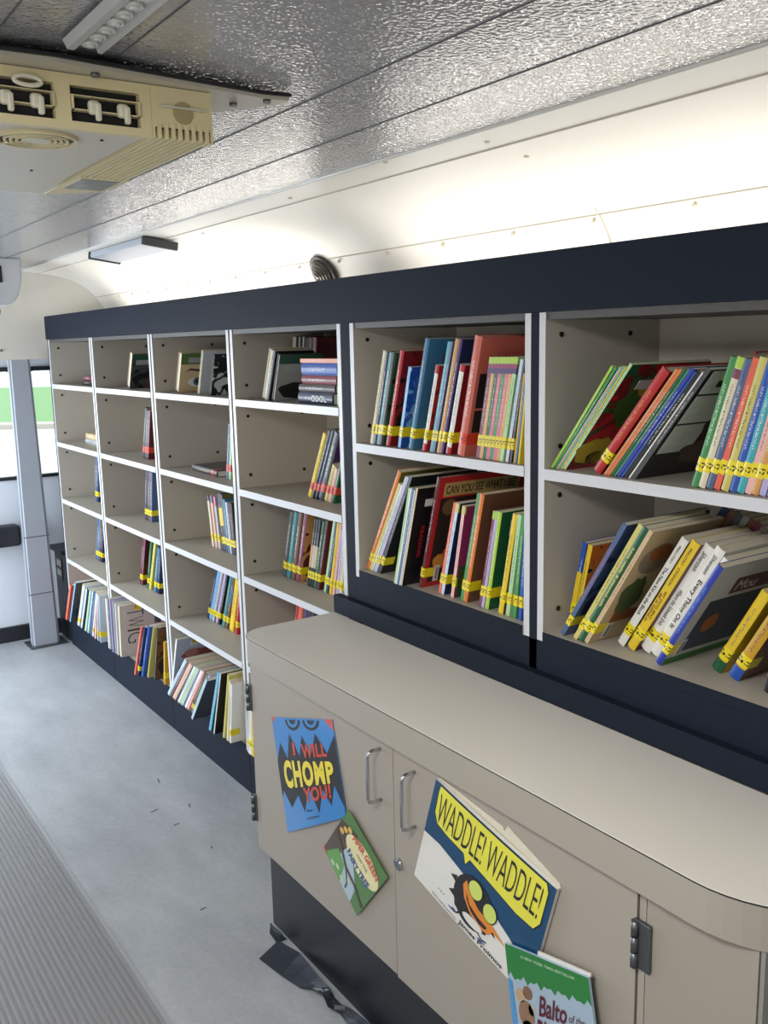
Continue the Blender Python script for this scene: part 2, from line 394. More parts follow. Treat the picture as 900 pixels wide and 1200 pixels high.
# pillar
pil = empty('pillar', (1.26, 5.22, 0)); tag(pil, 'grey painted steel pillar standing in front of the end windows', 'pillar')
bm = bmesh.new()
lo = [(-.072, -.02), (.075, -.02), (.09, .08), (-.06, .08)]; hi = [(-.063, -.02), (.045, -.02), (.06, .08), (-.05, .08)]
A = [bm.verts.new((x, y, .008)) for x, y in lo]; B = [bm.verts.new((x, y, 1.575)) for x, y in hi]
bm.faces.new(A[::-1]); bm.faces.new(B)
for i in range(4): bm.faces.new((A[i], A[(i+1) % 4], B[(i+1) % 4], B[i]))
bmesh.ops.bevel(bm, geom=[e for e in bm.edges if abs(e.verts[0].co.z-e.verts[1].co.z) > 1], offset=.012, segments=3, affect='EDGES')
link_mesh('post', bm, mat('pillar_grey', '#9ea3ad', .42, noise=.03), pil)
for z in (.62, .30):
    bm = bmesh.new(); box(bm, (-.071, -.0225, z), (.066, -.0195, z+.004)); link_mesh('joint', bm, seam_dark, pil)
bm = bmesh.new(); box(bm, (-.09, -.05, 0), (.11, .11, .008), bev=.002); link_mesh('foot_plate', bm, steel, pil)
# padded black rail
bm = bmesh.new(); box(bm, (.60, 5.31, .56), (1.205, 5.41, .675), bev=.015)
tag(link_mesh('grab_rail', bm, rub), 'black padded rail fixed below the end window left of the pillar', 'rail')
# black box
bb = empty('socket_cabinet', (1.42, 5.17, 0)); tag(bb, 'low black cabinet with power sockets behind the far bookcase', 'cabinet')
bm = bmesh.new(); box(bm, (-.025, 0, 0), (.30, .22, .505)); link_mesh('body', bm, blackm, bb)
bm = bmesh.new(); box(bm, (-.05, -.01, .505), (.31, .225, .53), bev=.002); link_mesh('top', bm, blackm, bb)
bm = bmesh.new(); box(bm, (-.029, .08, .34), (-.025, .17, .47)); sp_ = link_mesh('socket_plate', bm, mat('plate_black', '#2d2f35', .4), bb)
for a in (.09, .13):
    for z in (.365, .42):
        bm = bmesh.new(); box(bm, (-.032, a, z), (-.029, a+.03, z+.035), bev=.001); link_mesh('socket', bm, mat('ivory_socket', '#ded9c8', .4), sp_)

# outside: pavement, kerb, lawn
bm = bmesh.new(); box(bm, (-60, 5.8, -.75), (90, 200, -.7)); tag(link_mesh('ground', bm, mat('pavement', '#c9c6bf', .8, noise=.05, nscale=.5)), kind='structure')
ROT = Matrix.Translation((8, 30, -.7)) @ Matrix.Rotation(R(-38), 4, 'Z')
bm = bmesh.new(); box(bm, (-30, 0, 0), (60, 28, .12), M=ROT); tag(link_mesh('lawn', bm, mat('grass', '#7a9f66', .9, noise=.15, nscale=2)), 'sunlit green lawn seen outside through the end window', 'lawn', kind='stuff')
bm = bmesh.new(); box(bm, (-30, -1.1, 0), (60, -.02, .14), M=ROT); tag(link_mesh('kerb', bm, mat('kerb_concrete', '#b5aaa0', .8)), 'pale concrete kerb along the lawn outside the end window', 'kerb')

# ------------------------------------------------------------------ bookcases
XF, XB = 1.3875, 1.745
def facebox(bm, a, b, mi_body=0, mi_front=1):
    """a board whose front (-X) face is the white edge band"""
    vs = box(bm, a, b, mi_body)
    for f in vs[0].link_faces:
        if all(abs(v.co.x-a[0]) < 1e-6 for v in f.verts): f.material_index = mi_front
FZ = [1.444, 1.137, .830, .499, .185]
def screw(parent, x, y, z, d):
    bm = bmesh.new(); cyl(bm, (x, y, z), (x, y+d*.002, z), .0058, 10); cyl(bm, (x, y+d*.002, z), (x, y+d*.0035, z), .004, 8)
    link_mesh('screw', bm, dark_screw, parent)
def bookcase(name, ya, yb, levels, ztop, label, kick=True, zbot=0):
    """ya > yb (left, right as seen); levels = shelf tops from top down"""
    o = empty(name, ((XF+XB)/2, (ya+yb)/2, 0)); tag(o, label, 'bookcase', 'bookcases along the right wall')
    L = Vector(o.location); T = .018
    def lm(nm, bm, mats):
        bmesh.ops.translate(bm, vec=-L, verts=bm.verts[:]); return link_mesh(nm, bm, mats, o)
    zb = levels[-1]-.022
    for y0, d in ((ya-T, -1), (yb, 1)):
        bm = bmesh.new(); facebox(bm, (XF, y0, zb), (XB, y0+T, ztop)); sp = lm('side_panel', bm, [inner, edge])
        yy = (y0 if d == -1 else y0+T)-L.y
        tops = [ztop]+levels
        for t_, b_ in zip(tops, levels):
            for z in (t_-.045 if t_ == ztop else t_-.06, b_+.045):
                for x in (XF+.045, XB-.10):
                    screw(sp, x-L.x, yy, z, d)
    bm = bmesh.new(); box(bm, (XB, yb, zb), (XB+.006, ya, ztop)); lm('back_panel', bm, inner)
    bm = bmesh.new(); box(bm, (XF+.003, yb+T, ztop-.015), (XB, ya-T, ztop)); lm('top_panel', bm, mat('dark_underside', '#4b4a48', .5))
    for i, z in enumerate(levels):
        bm = bmesh.new(); xf = XF-.001 if z != levels[-1] or kick is False else XF
        facebox(bm, (xf, yb+T*.0+.0005, z-.023), (XB, ya-.0005, z)) if False else facebox(bm, (xf-.0008, yb+T+.0004, z-.023), (XB, ya-T-.0004, z))
        lm('shelf', bm, [inner, edge if not (z == levels[-1]) else navy])
    if kick:
        bm = bmesh.new(); box(bm, (XF, yb-.0045, 0), (XF+.018, ya+.0045, zb-.0), 0); lm('kickboard', bm, navy)
    return o
EDG = [(5.13, 4.422), (4.410, 3.666), (3.654, 2.934), (2.922, 2.222)]
bookcase('tall_bookcase', *EDG[0], FZ, 1.675, 'farthest tall open bookcase, beside the pillar at the far end')
bookcase('tall_bookcase', *EDG[1], FZ, 1.675, 'second tall open bookcase from the far end')
bookcase('tall_bookcase', *EDG[2], FZ, 1.675, 'third tall open bookcase from the far end, lowest shelf crowded with slumped books')
bookcase('tall_bookcase', *EDG[3], FZ, 1.675, 'nearest tall open bookcase, partly hidden by the counter')
def infill(y0, y1, z0, z1, parent=None):
    bm = bmesh.new(); box(bm, (XF+.003, y0, z0), (XF+.02, y1, z1)); return link_mesh('infill_strip', bm, navy, parent)
frame = empty('navy_frame', (XF, 3.6, 0)); tag(frame, 'dark navy fascia, stiles and rail framing all the bookcases', 'frame')
def fr(nm, a, b, m=navy, bev=0):
    bm = bmesh.new(); box(bm, a, b, bev=bev); bmesh.ops.translate(bm, vec=-Vector(frame.location), verts=bm.verts[:]); return link_mesh(nm, bm, m, frame)
fr('fascia', (XF-.006, .60, 1.676), (XF+.02, 5.145, 1.796))
for a, b_ in ((4.410, 4.422), (3.654, 3.666), (2.922, 2.934)): fr('stile', (XF+.004, a+.0003, .17), (XF+.02, b_-.0003, 1.6755))
fr('stile', (XF, 2.1745, .0), (XF+.02, 2.2175, 1.6755))
fr('stile', (XF, 1.4425, .85), (XF+.02, 1.4655, 1.6755))
fr('stile', (XF-.002, 5.1305, .0), (XB, 5.1365, 1.6755))
fr('rail', (XF, .60, .85), (XF+.02, 2.1740, .969))
upl = 'two-shelf counter bookcase fixed above the worktop, %s'
bookcase('wall_bookcase', 2.1735, 1.4665, [1.351, .993], 1.675, upl % 'left one', kick=False)
bookcase('wall_bookcase', 1.4415, .68, [1.351, .993], 1.675, upl % 'right one at the picture edge', kick=False)
bm = bmesh.new(); box(bm, (XF-.024, .60, .8505), (XF-.0005, 2.262, .903), bev=.0015)
tag(link_mesh('upstand', bm, navy), 'black upstand strip along the back edge of the counter top', 'trim')

# ------------------------------------------------------------------ books
SPECIAL = {}
def yellow_tape(name='yellow_label_tape', col='#e8d321', ink='#1c1a10'):
    if name in _m: return _m[name]
    m = bpy.data.materials.new(name); m.use_nodes = True; nt = m.node_tree; b = nt.nodes['Principled BSDF']; L = nt.links.new; N = nt.nodes.new
    b.inputs['Roughness'].default_value = .3
    tc = N('ShaderNodeTexCoord'); n = N('ShaderNodeTexNoise'); n.inputs['Scale'].default_value = 170; n.inputs['Detail'].default_value = 1
    L(tc.outputs['Object'], n.inputs['Vector']); g = N('ShaderNodeMath'); g.operation = 'GREATER_THAN'; g.inputs[1].default_value = .53; L(n.outputs['Fac'], g.inputs[0])
    sp = N('ShaderNodeSeparateXYZ'); L(tc.outputs['Generated'], sp.inputs[0])
    z1 = N('ShaderNodeMath'); z1.operation = 'COMPARE'; z1.inputs[1].default_value = .5; z1.inputs[2].default_value = .2; L(sp.outputs['Z'], z1.inputs[0])
    x1 = N('ShaderNodeMath'); x1.operation = 'LESS_THAN'; x1.inputs[1].default_value = .3; L(sp.outputs['X'], x1.inputs[0])
    p = N('ShaderNodeMath'); p.operation = 'MULTIPLY'; L(z1.outputs[0], p.inputs[0]); L(x1.outputs[0], p.inputs[1])
    q = N('ShaderNodeMath'); q.operation = 'MULTIPLY'; L(p.outputs[0], q.inputs[0]); L(g.outputs[0], q.inputs[1])
    mx = N('ShaderNodeMix'); mx.data_type = 'RGBA'; mx.inputs[6].default_value = lin(col); mx.inputs[7].default_value = lin(ink)
    L(q.outputs[0], mx.inputs[0]); L(mx.outputs[2], b.inputs['Base Color']); _m[name] = m
    return m
def c_section(bm, d, t, h, b, bulge, z0=0, mi_spine=0, mi_board=1, fore=False, off=0, dd=None):
    dd = d if dd is None else dd
    out = [(dd, -off)]; N = 5 if bulge > 0 else 1
    for i in range(N+1):
        u = i/N; out.append((-off-bulge*(1-(2*u-1)**2), -off+(t+2*off)*u))
    out.append((dd, t+off))
    inn = [(dd, t-b), (b, t-b), (b, b), (dd, b)] if off == 0 else [(dd, t+off*.2), (-off*.2, t+off*.2), (-off*.2, -off*.2), (dd, -off*.2)]
    if off and bulge: inn = [(dd, t+off*.2)]+[(-off*.2-bulge*(1-(2*u-1)**2), t*u) for u in (1, .8, .6, .4, .2, 0)]+[(dd, -off*.2)]
    P = out+inn
    if fore: P = [(d-x, y) for x, y in P]
    lo = [bm.verts.new((x, y, z0)) for x, y in P]; hi = [bm.verts.new((x, y, z0+h)) for x, y in P]; n = len(P)
    bm.faces.new(lo[::-1]).material_index = mi_spine; bm.faces.new(hi).material_index = mi_spine
    for i in range(n):
        f = bm.faces.new((lo[i], lo[(i+1) % n], hi[(i+1) % n], hi[i]))
        f.material_index = mi_board if i in (0, N+1) else mi_spine
def spine_text(par, txt, z0, z1, hh, y, x, m, bold=.01, shear=0, name='spine_title', up=False):
    vs, fs, asp = text_geo(txt, bold, shear); L_ = z1-z0
    bm = bmesh.new(); V = []
    for u, v in vs:
        V.append(bm.verts.new((x, y+hh/2-hh*v, z1-L_*u)))
    for f in fs: bm.faces.new([V[i] for i in f])
    me = bpy.data.meshes.new(name); bm.to_mesh(me); bm.free(); me.materials.append(m)
    o = bpy.data.objects.new(name, me); C.objects.link(o); o.parent = par
    return o
def cover_text(par, txt, x0, x1, z0, z1, m, bold=.01, shear=0, name='cover_title', rot=False, y=-.0011):
    vs, fs, asp = text_geo(txt, bold, shear); bm = bmesh.new(); V = []
    for u, v in vs:
        if rot: a, b = v, 1-u
        else: a, b = u, v
        V.append(bm.verts.new((x0+(x1-x0)*a, y, z0+(z1-z0)*b)))
    for f in fs: bm.faces.new([V[i] for i in f])
    me = bpy.data.meshes.new(name); bm.to_mesh(me); bm.free(); me.materials.append(m)
    o = bpy.data.objects.new(name, me); C.objects.link(o); o.parent = par
    return o
def cover_rect(par, x0, x1, z0, z1, m, name='cover_panel', y=-.0007):
    bm = bmesh.new(); box(bm, (x0, y, z0), (x1, y+.0005, z1)); return link_mesh(name, bm, m, par)
def cover_blob(par, cx, cz, rx, rz, m, y=-.0012, name='cover_picture', n=20, wob=0):
    bm = bmesh.new(); pts = [(cx+rx*math.cos(2*math.pi*i/n)*(1+wob*math.sin(5*i)), cz+rz*math.sin(2*math.pi*i/n)*(1+wob*math.cos(3*i))) for i in range(n)]
    prism(bm, pts, y, y+.0003, 'y'); return link_mesh(name, bm, m, par)
def barcode(par, x, z, rot=True):
    cover_rect(par, x, x+.016, z, z+.045, mat('label_white', '#d8d8d4', .4), 'barcode_label', y=-.0014)
    bm = bmesh.new()
    for i in range(10): box(bm, (x+.005, -.0017, z+.005+i*.0036), (x+.013, -.0015, z+.005+i*.0036+.0015+.0008*(i % 2)))
    link_mesh('barcode', bm, blackm, par)

def overlap(A, B):
    for P_, Q_ in ((A, B), (B, A)):
        for i in range(4):
            a, b = P_[i], P_[(i+1) % 4]; nx, ny = b[1]-a[1], a[0]-b[0]
            l = math.hypot(nx, ny); nx /= l; ny /= l
            pa = [p[0]*nx+p[1]*ny for p in P_]; pb = [p[0]*nx+p[1]*ny for p in Q_]
            if max(pa) <= min(pb)+2e-4 or max(pb) <= min(pa)+2e-4: return False
    return True
def quad(yb, zb, lean, t, h):
    """yb = left bottom corner as specified; book rests on its lower corner"""
    a = R(lean); ca, sa = math.cos(a), math.sin(a)
    if lean >= 0: oy, oz = yb-t*ca, zb
    else: oy, oz = yb-t*ca, zb-t*sa        # sa<0: left corner is the low one
    f = lambda y, z: (oy+y*ca-z*sa, oz+y*sa+z*ca)
    return (oy, oz), [f(0, 0), f(t, 0), f(t, h), f(0, h)]

ROWN = {0: 'top', 1: 'second', 2: 'third', 3: 'fourth', 4: 'lowest'}
CASE = {1: 'farthest tall bookcase', 2: 'second tall bookcase', 3: 'third tall bookcase', 4: 'nearest tall bookcase', 5: 'left counter bookcase', 6: 'right counter bookcase'}
BOOKS = []      # (object, cell, colour, size, kind, extra)
def make_book(cell, X, Y, lean, h, t, col, cover=None, d=.2, acc=None, tape='y', fore=False, hard=False, bands=(), yaw=0, z=None, thick=None, kind=None, zrot=None, quad_=None, desc=None, tz=.030):
    nmk = kind or ('hardback_book' if hard or t > .018 else 'picture_book')
    (oy, oz) = quad_
    o = empty(nmk, (X, oy, oz+.0003), (R(lean), 0, R(yaw)))
    bw = .0022 if hard or t > .02 else .0009
    bw = min(bw, t*.22); bulge = min(.004, t*.14) if (t > .012 and not fore) else 0
    acc = acc or ('white' if col not in ('white', 'cream', 'yellow', 'pale green', 'rose', 'pale blue', 'khaki', 'silver', 'lavender') else '#2a2a30')
    sm = spine_mat(col, acc)
    if cover is None:
        cm = mat('board_'+col.replace(' ', '_'), PAL[col], .35)
    elif isinstance(cover, tuple): cm = ramp_mat('art_'+'_'.join(cover).replace(' ', ''), [PAL[k] for k in cover])
    else: cm = mat('board_'+cover.replace(' ', '_'), PAL[cover], .35)
    bm = bmesh.new(); c_section(bm, d, t, h, bw, bulge, fore=fore); link_mesh('cover', bm, [sm, cm], o)
    bm = bmesh.new(); ins = .003 if hard or t > .02 else .001
    if fore: box(bm, (ins, bw*1.02, ins), (d-bw*1.02, t-bw*1.02, h-ins))
    else: box(bm, (bw*1.02, bw*1.02, ins), (d-ins, t-bw*1.02, h-ins))
    link_mesh('pages', bm, paper, o)
    if tape and not fore:
        tm = yellow_tape() if tape == 'y' else yellow_tape('orange_label_tape', '#d8452c', '#5a1a10')
        bm = bmesh.new(); c_section(bm, .2, t, .026, .001, bulge, z0=tz, mi_board=0, off=.0007, dd=min(.034, d*.4)); link_mesh('label_tape', bm, tm, o)
    for z0, z1, bc in bands:
        bm = bmesh.new(); c_section(bm, .2, t, z1-z0, .001, bulge, z0=z0, mi_board=0, off=.0004, dd=.004)
        link_mesh('spine_band', bm, mat('board_'+bc.replace(' ', '_'), PAL[bc], .35), o)
    BOOKS.append([o, cell, col, 'thin' if t < .0095 else ('thick' if t > .021 else ''), 'hardback' if nmk == 'hardback_book' else 'book', desc, fore])
    o['_d'] = d; o['_t'] = t; o['_h'] = h
    return o
def cell_z(cell):
    col, row = cell
    return FZ[row] if col <= 4 else (1.351, .993)[row]
def cell_y(cell):
    col = cell[0]
    a, b = (EDG+[(2.1735, 1.4665), (1.4415, .68)])[col-1]
    return a-.018, b+.018
def shelf_row(cell, X, rows, limit=True, back=False):
    """rows: (Y left bottom, lean deg, h, t, colour, {options}) from left to right; each slides right until free of its neighbour"""
    zs = cell_z(cell); yl, yr = cell_y(cell); prev = []
    objs = []
    ycur = None
    for r in rows:
        Y, lean, h, t, col = r[:5]; op = dict(r[5]) if len(r) > 5 else {}
        x = op.pop('X', X); dy = 0
        if Y is None: Y = ycur
        # keep inside the left panel
        while True:
            (oy, oz), q = quad(Y, zs, lean, t, h)
            if max(p[0] for p in q) > yl-.001: Y -= .0005; continue
            if any(overlap(q, p) for p in prev[-3:]): Y -= .0005; dy += .0005; continue
            break
        if limit and min(p[0] for p in q) < yr+.0005:
            print('WALL', cell, col, round(min(p[0] for p in q)-yr, 3), 'Y', round(Y, 3))
            # straighten so that it stands inside the right panel
            while min(p[0] for p in q) < yr+.0005 and lean > -2:
                lean -= .5; (oy, oz), q = quad(Y, zs, lean, t, h)
                while any(overlap(q, p) for p in prev[-3:]):
                    Y -= .0005; (oy, oz), q = quad(Y, zs, lean, t, h)
        if limit and min(p[0] for p in q) < yr+.0003:
            print('  DROPPED', cell, col); continue
        prev.append(q); ycur = Y-t/math.cos(R(lean))-.0003
        objs.append(make_book(cell, x, Y, lean, h, t, col, quad_=(oy, oz), **op))
    return objs
def lying(cell, X, Y, z, t, L_, d, col, yaw=0, tape=None, desc=None, acc=None):
    """book on its side: spine towards the aisle, long side along Y starting at Y going right"""
    o = make_book(cell, X, Y, 0, L_, t, col, d=d, tape=tape, quad_=(Y, z), desc=desc, acc=acc)
    o.rotation_euler = (R(-90), 0, R(yaw)); o.location = (X+L_*math.sin(R(yaw)), Y-L_*math.cos(R(yaw)), z+t+.0003)
    return o
E_ = {}
# ---- left wall bookcase, top row
D1 = dict(d=.20)
r = shelf_row((5, 0), 1.40, [
 (2.104, 16.3, .258, .015, 'cream', D1), (2.087, 16, .253, .013, 'navy', D1), (None, 16, .253, .011, 'teal', D1), (None, 16, .253, .018, 'black', dict(cover=('black', 'dark green'), acc='olive')),
 (2.029, 16.5, .258, .018, 'red', dict(cover=('black', 'dark red'), d=.22)), (1.975, 14.5, .214, .011, 'sky blue', dict(cover=('sky blue', 'blue', 'white'), d=.2)),
 (1.927, 15.7, .286, .018, 'steel blue', dict(cover='steel blue', acc='rose', d=.25)), (1.869, 15.8, .220, .014, 'white', dict(cover=('dark red', 'red', 'black'), bands=((.0, .02, 'red'), (.2, .22, 'red')))),
 (1.838, 15.9, .278, .009, 'turquoise', dict(d=.22)), (None, 15.9, .278, .009, 'slate blue', dict(d=.22)), (1.810, 15.8, .284, .013, 'tan', dict(d=.22)), (None, 15.8, .284, .013, 'purple', dict(cover='navy', d=.22)),
 (1.774, 15.2, .221, .017, 'white', dict(cover='dark red', bands=((.0, .018, 'red'), (.205, .221, 'red')))),
 (1.730, 13.7, .286, .026, 'salmon', dict(cover='salmon', tape='o', hard=True, d=.26))])
bk_blue, bk_steel, bk_salmon = r[5], r[6], r[13]
ser = []
for i, k in enumerate(['plum', 'tan', 'dark green', 'pink', 'green', 'pink', 'tan', 'pale green']):
    ser.append((1.662 if i == 0 else None, 12.2, .237, .0112, k, dict(bands=((.200, .212, 'purple'), (.212, .222, 'magenta'), (.222, .237, 'lime')), d=.17)))
ser += [(1.560, 12, .232, .009, 'pale blue', dict(cover=('sky blue', 'red', 'white'))), (None, 11, .225, .006, 'dark grey'), (None, 9, .20, .005, 'mustard', dict(tape=None)), (None, 9, .20, .005, 'steel blue', dict(tape=None)),
        (None, 8, .20, .005, 'yellow', dict(tape=None)), (None, 7, .195, .005, 'red', dict(tape=None))]
shelf_row((5, 0), 1.40, ser)
m_red = mat('board_red', PAL['red'], .35); m_blk = mat('print_black', '#1a1a1c', .4); m_wht = mat('print_white', '#d9d9d4', .4)
cover_text(bk_steel, 'D', .05, .085, .20, .25, mat('print_darkred', '#6d1f26', .4), .02); cover_text(bk_steel, 'L', .055, .08, .13, .18, mat('print_darkred', '#6d1f26', .4), .02)
cover_rect(bk_blue, .02, .14, .12, .19, mat('pic_blue', '#3565a8', .4)); cover_blob(bk_blue, .05, .165, .014, .012, mat('pic_amber', '#c98a3c', .5)); cover_blob(bk_blue, .045, .09, .022, .014, mat('pic_cloud', '#c9cdd2', .5)); cover_blob(bk_blue, .05, .055, .016, .03, mat('pic_bird', '#4a3a30', .6))
barcode(bk_blue, .035, .008)
cover_rect(bk_salmon, .01, .17, .118, .20, mat('photo_dark', '#2a2624', .35)); cover_rect(bk_salmon, .01, .17, .058, .112, mat('photo_dark', '#2a2624', .35)); barcode(bk_salmon, .04, .008)
shelf_row((5, 0), 1.64, [(1.63, 8, .255, .02, 'black', dict(d=.09, tape=None)), (None, 8, .25, .02, 'dark grey', dict(d=.09, tape=None))], back=True)
# ---- left wall bookcase, lower row
r = shelf_row((5, 1), 1.405, [
 (2.150, 29.3, .335, .016, 'orange', dict(cover='olive', d=.24, X=1.408)), (None, 30, .300, .010, 'khaki', dict(cover='cream', d=.2)), (None, 30, .300, .005, 'white', dict(cover=('teal', 'black', 'steel blue'), tape=None)),
 (None, 29.5, .325, .007, 'silver', dict(d=.22)), (None, 29.5, .325, .007, 'lavender', dict(d=.22)), (None, 28.7, .325, .012, 'black', dict(d=.22, acc='silver')),
 (1.970, 15.7, .273, .008, 'pale green', dict(X=1.375, tape=None)), (None, 15.7, .273, .005, 'white', dict(X=1.375, tape=None)), (None, 15.7, .273, .010, 'slate blue', dict(X=1.375, tape=None)), (None, 15.7, .27, .004, 'pale blue', dict(X=1.375, tape=None)),
 (None, 16.2, .277, .008, 'beige', dict(X=1.375, cover='black', tape=None, d=.24)),
 (1.900, 16.1, .308, .014, 'maroon', dict(cover='red', hard=True, d=.29)),
 (1.817, 15.3, .249, .010, 'coral', dict()), (None, 15, .249, .011, 'pale blue', dict(cover='navy', bands=((.225, .249, 'khaki'),))),
 (1.767, 11.8, .242, .011, 'rose', dict(cover='magenta', bands=((.222, .242, 'khaki'),), d=.21)),
 (1.729, 13.6, .282, .011, 'green', dict(d=.22)), (None, 13.6, .282, .015, 'orange', dict(cover='brown', d=.22)),
 (1.660, 12.8, .246, .008, 'plum', dict(bands=((.226, .246, 'lime'),))), (None, 12.5, .246, .009, 'lavender', dict(bands=((.226, .246, 'lime'),))),
 (1.640, 11.5, .245, .013, 'lime', dict(cover='dark green', d=.22)),
 (1.589, 11.6, .247, .016, 'yellow', dict(cover='brown', d=.22)), (None, 9.5, .246, .012, 'pale green', dict()), (None, 7, .246, .011, 'green', dict()), (None, 5, .24, .010, 'blue', dict()), (None, 4, .24, .007, 'navy', dict())])
bb_ = r[10]; cys = r[11]; mg = r[14]; gl = r[19]
cover_text(bb_, 'READING', .03, .042, .08, .17, m_red, .02, rot=True); cover_rect(bb_, .03, .075, .225, .245, m_wht, 'barcode_label'); cover_rect(bb_, .055, .075, .245, .27, yellow_tape())
cover_rect(cys, .018, .27, .255, .292, mat('banner_tan', '#b79c62', .4)); cover_text(cys, 'CAN YOU SEE WHAT I SEE?', .024, .26, .262, .285, m_blk, .015)
cover_rect(cys, .012, .28, .014, .250, mat('photo_dark', '#2a2624', .35), y=-.0005)
cover_blob(cys, .045, .225, .024, .022, mat('seal_brown', '#6b5638', .4)); cover_blob(cys, .04, .07, .02, .022, mat('pic_amber', '#c98a3c', .5), wob=.1); cover_blob(cys, .065, .09, .016, .02, mat('pic_orange', '#b8642a', .5), y=-.0013, wob=.1); barcode(cys, .03, .015)
cover_rect(mg, .004, .2, .002, .085, mat('pic_grassdark', '#3a4a2c', .5)); barcode(mg, .04, .01)
cover_blob(mg, .06, .15, .03, .004, mat('pic_stick', '#6a4a3a', .5))
cover_text(gl, 'L', .03, .055, .185, .225, m_wht, .04); barcode(gl, .04, .008)
shelf_row((5, 1), 1.635, [(1.80, 12, .29, .02, 'blue', dict(d=.09, tape=None)), (None, 12, .29, .02, 'navy', dict(d=.09, tape=None)), (1.66, 12, .29, .02, 'mustard', dict(d=.09, tape=None, cover='olive'))])
# ---- right wall bookcase, top row
TH = dict(tape=None, d=.2)
r = shelf_row((6, 0), 1.405, [
 (1.421, 37, .267, .006, 'lime', dict(tape=None, cover='green')), (None, 37.5, .267, .006, 'green', TH), (None, 38, .27, .003, 'silver', TH), (None, 38, .272, .003, 'mustard', TH), (None, 38, .272, .004, 'turquoise', TH), (None, 38, .272, .003, 'yellow', TH),
 (1.385, 38.2, .277, .007, 'pale green', dict(tape=None, cover=('red', 'dark red', 'dark green', 'olive'), d=.24)),
 (1.300, 38.6, .262, .020, 'red', dict(cover='dark red', acc='mustard', hard=True)), (None, 38.5, .268, .004, 'tan', TH), (None, 38.5, .268, .003, 'coral', TH), (None, 38.5, .268, .005, 'orange', TH), (None, 38.5, .268, .007, 'dark green', TH),
 (None, 38.5, .268, .004, 'green', TH), (None, 38.5, .268, .008, 'royal blue', TH), (None, 38.5, .262, .004, 'blue', TH), (None, 38.5, .262, .009, 'black', TH), (None, 38, .26, .003, 'white', TH),
 (None, 37.6, .265, .009, 'dark grey', dict(tape=None, cover='black', d=.28)),
 (1.065, 17, .241, .014, 'green', dict()), (None, 16.8, .241, .014, 'cream', dict(cover='olive', bands=((.203, .220, 'plum'), (.222, .241, 'lime')))), (None, 16.4, .237, .014, 'slate blue', dict(cover='navy')),
 (None, 16.2, .239, .012, 'coral', dict()), (None, 15.6, .239, .015, 'khaki', dict(cover='black')), (None, 15.3, .236, .014, 'blue', dict()), (None, 15.2, .236, .014, 'turquoise', dict(cover='navy')), (None, 15, .236, .012, 'rose', dict()), (None, 15, .236, .013, 'tan', dict()), (None, 14.7, .236, .012, 'lavender', dict()),
 (None, 14, .236, .013, 'sky blue', dict()), (None, 12, .236, .014, 'red', dict()), (None, 11, .236, .013, 'green', dict()), (None, 10, .236, .013, 'mustard', dict()), (None, 9, .236, .013, 'navy', dict()), (None, 8, .236, .013, 'pink', dict())])
gr_, sb = r[6], r[17]
for cx, cz, rx, rz, k in ((.06, .17, .03, .035, 'pic_green'), (.09, .13, .03, .02, 'pic_green'), (.05, .05, .055, .035, 'pic_cheese'), (.10, .03, .05, .02, 'pic_cheese'), (.06, .03, .022, .018, 'photo_dark'), (.085, .215, .02, .02, 'pic_cheese')):
    cover_blob(gr_, cx, cz, rx, rz, mat(k, {'pic_green': '#3f6a2c', 'pic_cheese': '#c2ad35', 'photo_dark': '#2a2624'}[k], .45), wob=.12)
cover_rect(gr_, .05, .10, .215, .238, m_wht, 'barcode_label', y=-.0016); cover_rect(gr_, .09, .115, .24, .265, yellow_tape(), 'label_sticker', y=-.0016)
stb = mat('sketch_paper', '#cfcfca', .5, noise=.25, nscale=60)
cover_rect(sb, .012, .105, .065, .135, stb, 'sketch_panel'); cover_rect(sb, .012, .105, .140, .205, stb, 'sketch_panel'); cover_rect(sb, .012, .22, .210, .262, stb, 'sketch_panel')
cover_rect(sb, .045, .085, .225, .24, m_blk, 'barcode', y=-.0014); cover_rect(sb, .05, .08, .243, .262, yellow_tape(), 'label_sticker', y=-.0015)
cover_blob(sb, .14, .06, .06, .03, mat('pic_smoke', '#5a4a40', .6), wob=.15); cover_blob(sb, .15, .12, .05, .04, mat('pic_umber', '#3d2a24', .6), wob=.15)
shelf_row((6, 0), 1.615, [(1.10, 17, .255, .02, 'orange', dict(d=.12, tape=None)), (None, 17, .255, .02, 'tan', dict(d=.12, tape=None)), (None, 17, .255, .02, 'orange', dict(d=.12, tape=None)), (None, 17, .255, .02, 'orange', dict(d=.12, tape=None)),
  (None, 17, .258, .02, 'black', dict(d=.12, tape=None)), (None, 17, .255, .02, 'orange', dict(d=.12, tape=None)), (None, 17, .255, .02, 'tan', dict(d=.12, tape=None))])
shelf_row((6, 0), 1.62, [(1.27, 38, .285, .022, 'salmon', dict(d=.11, tape=None, cover='dark red'))])
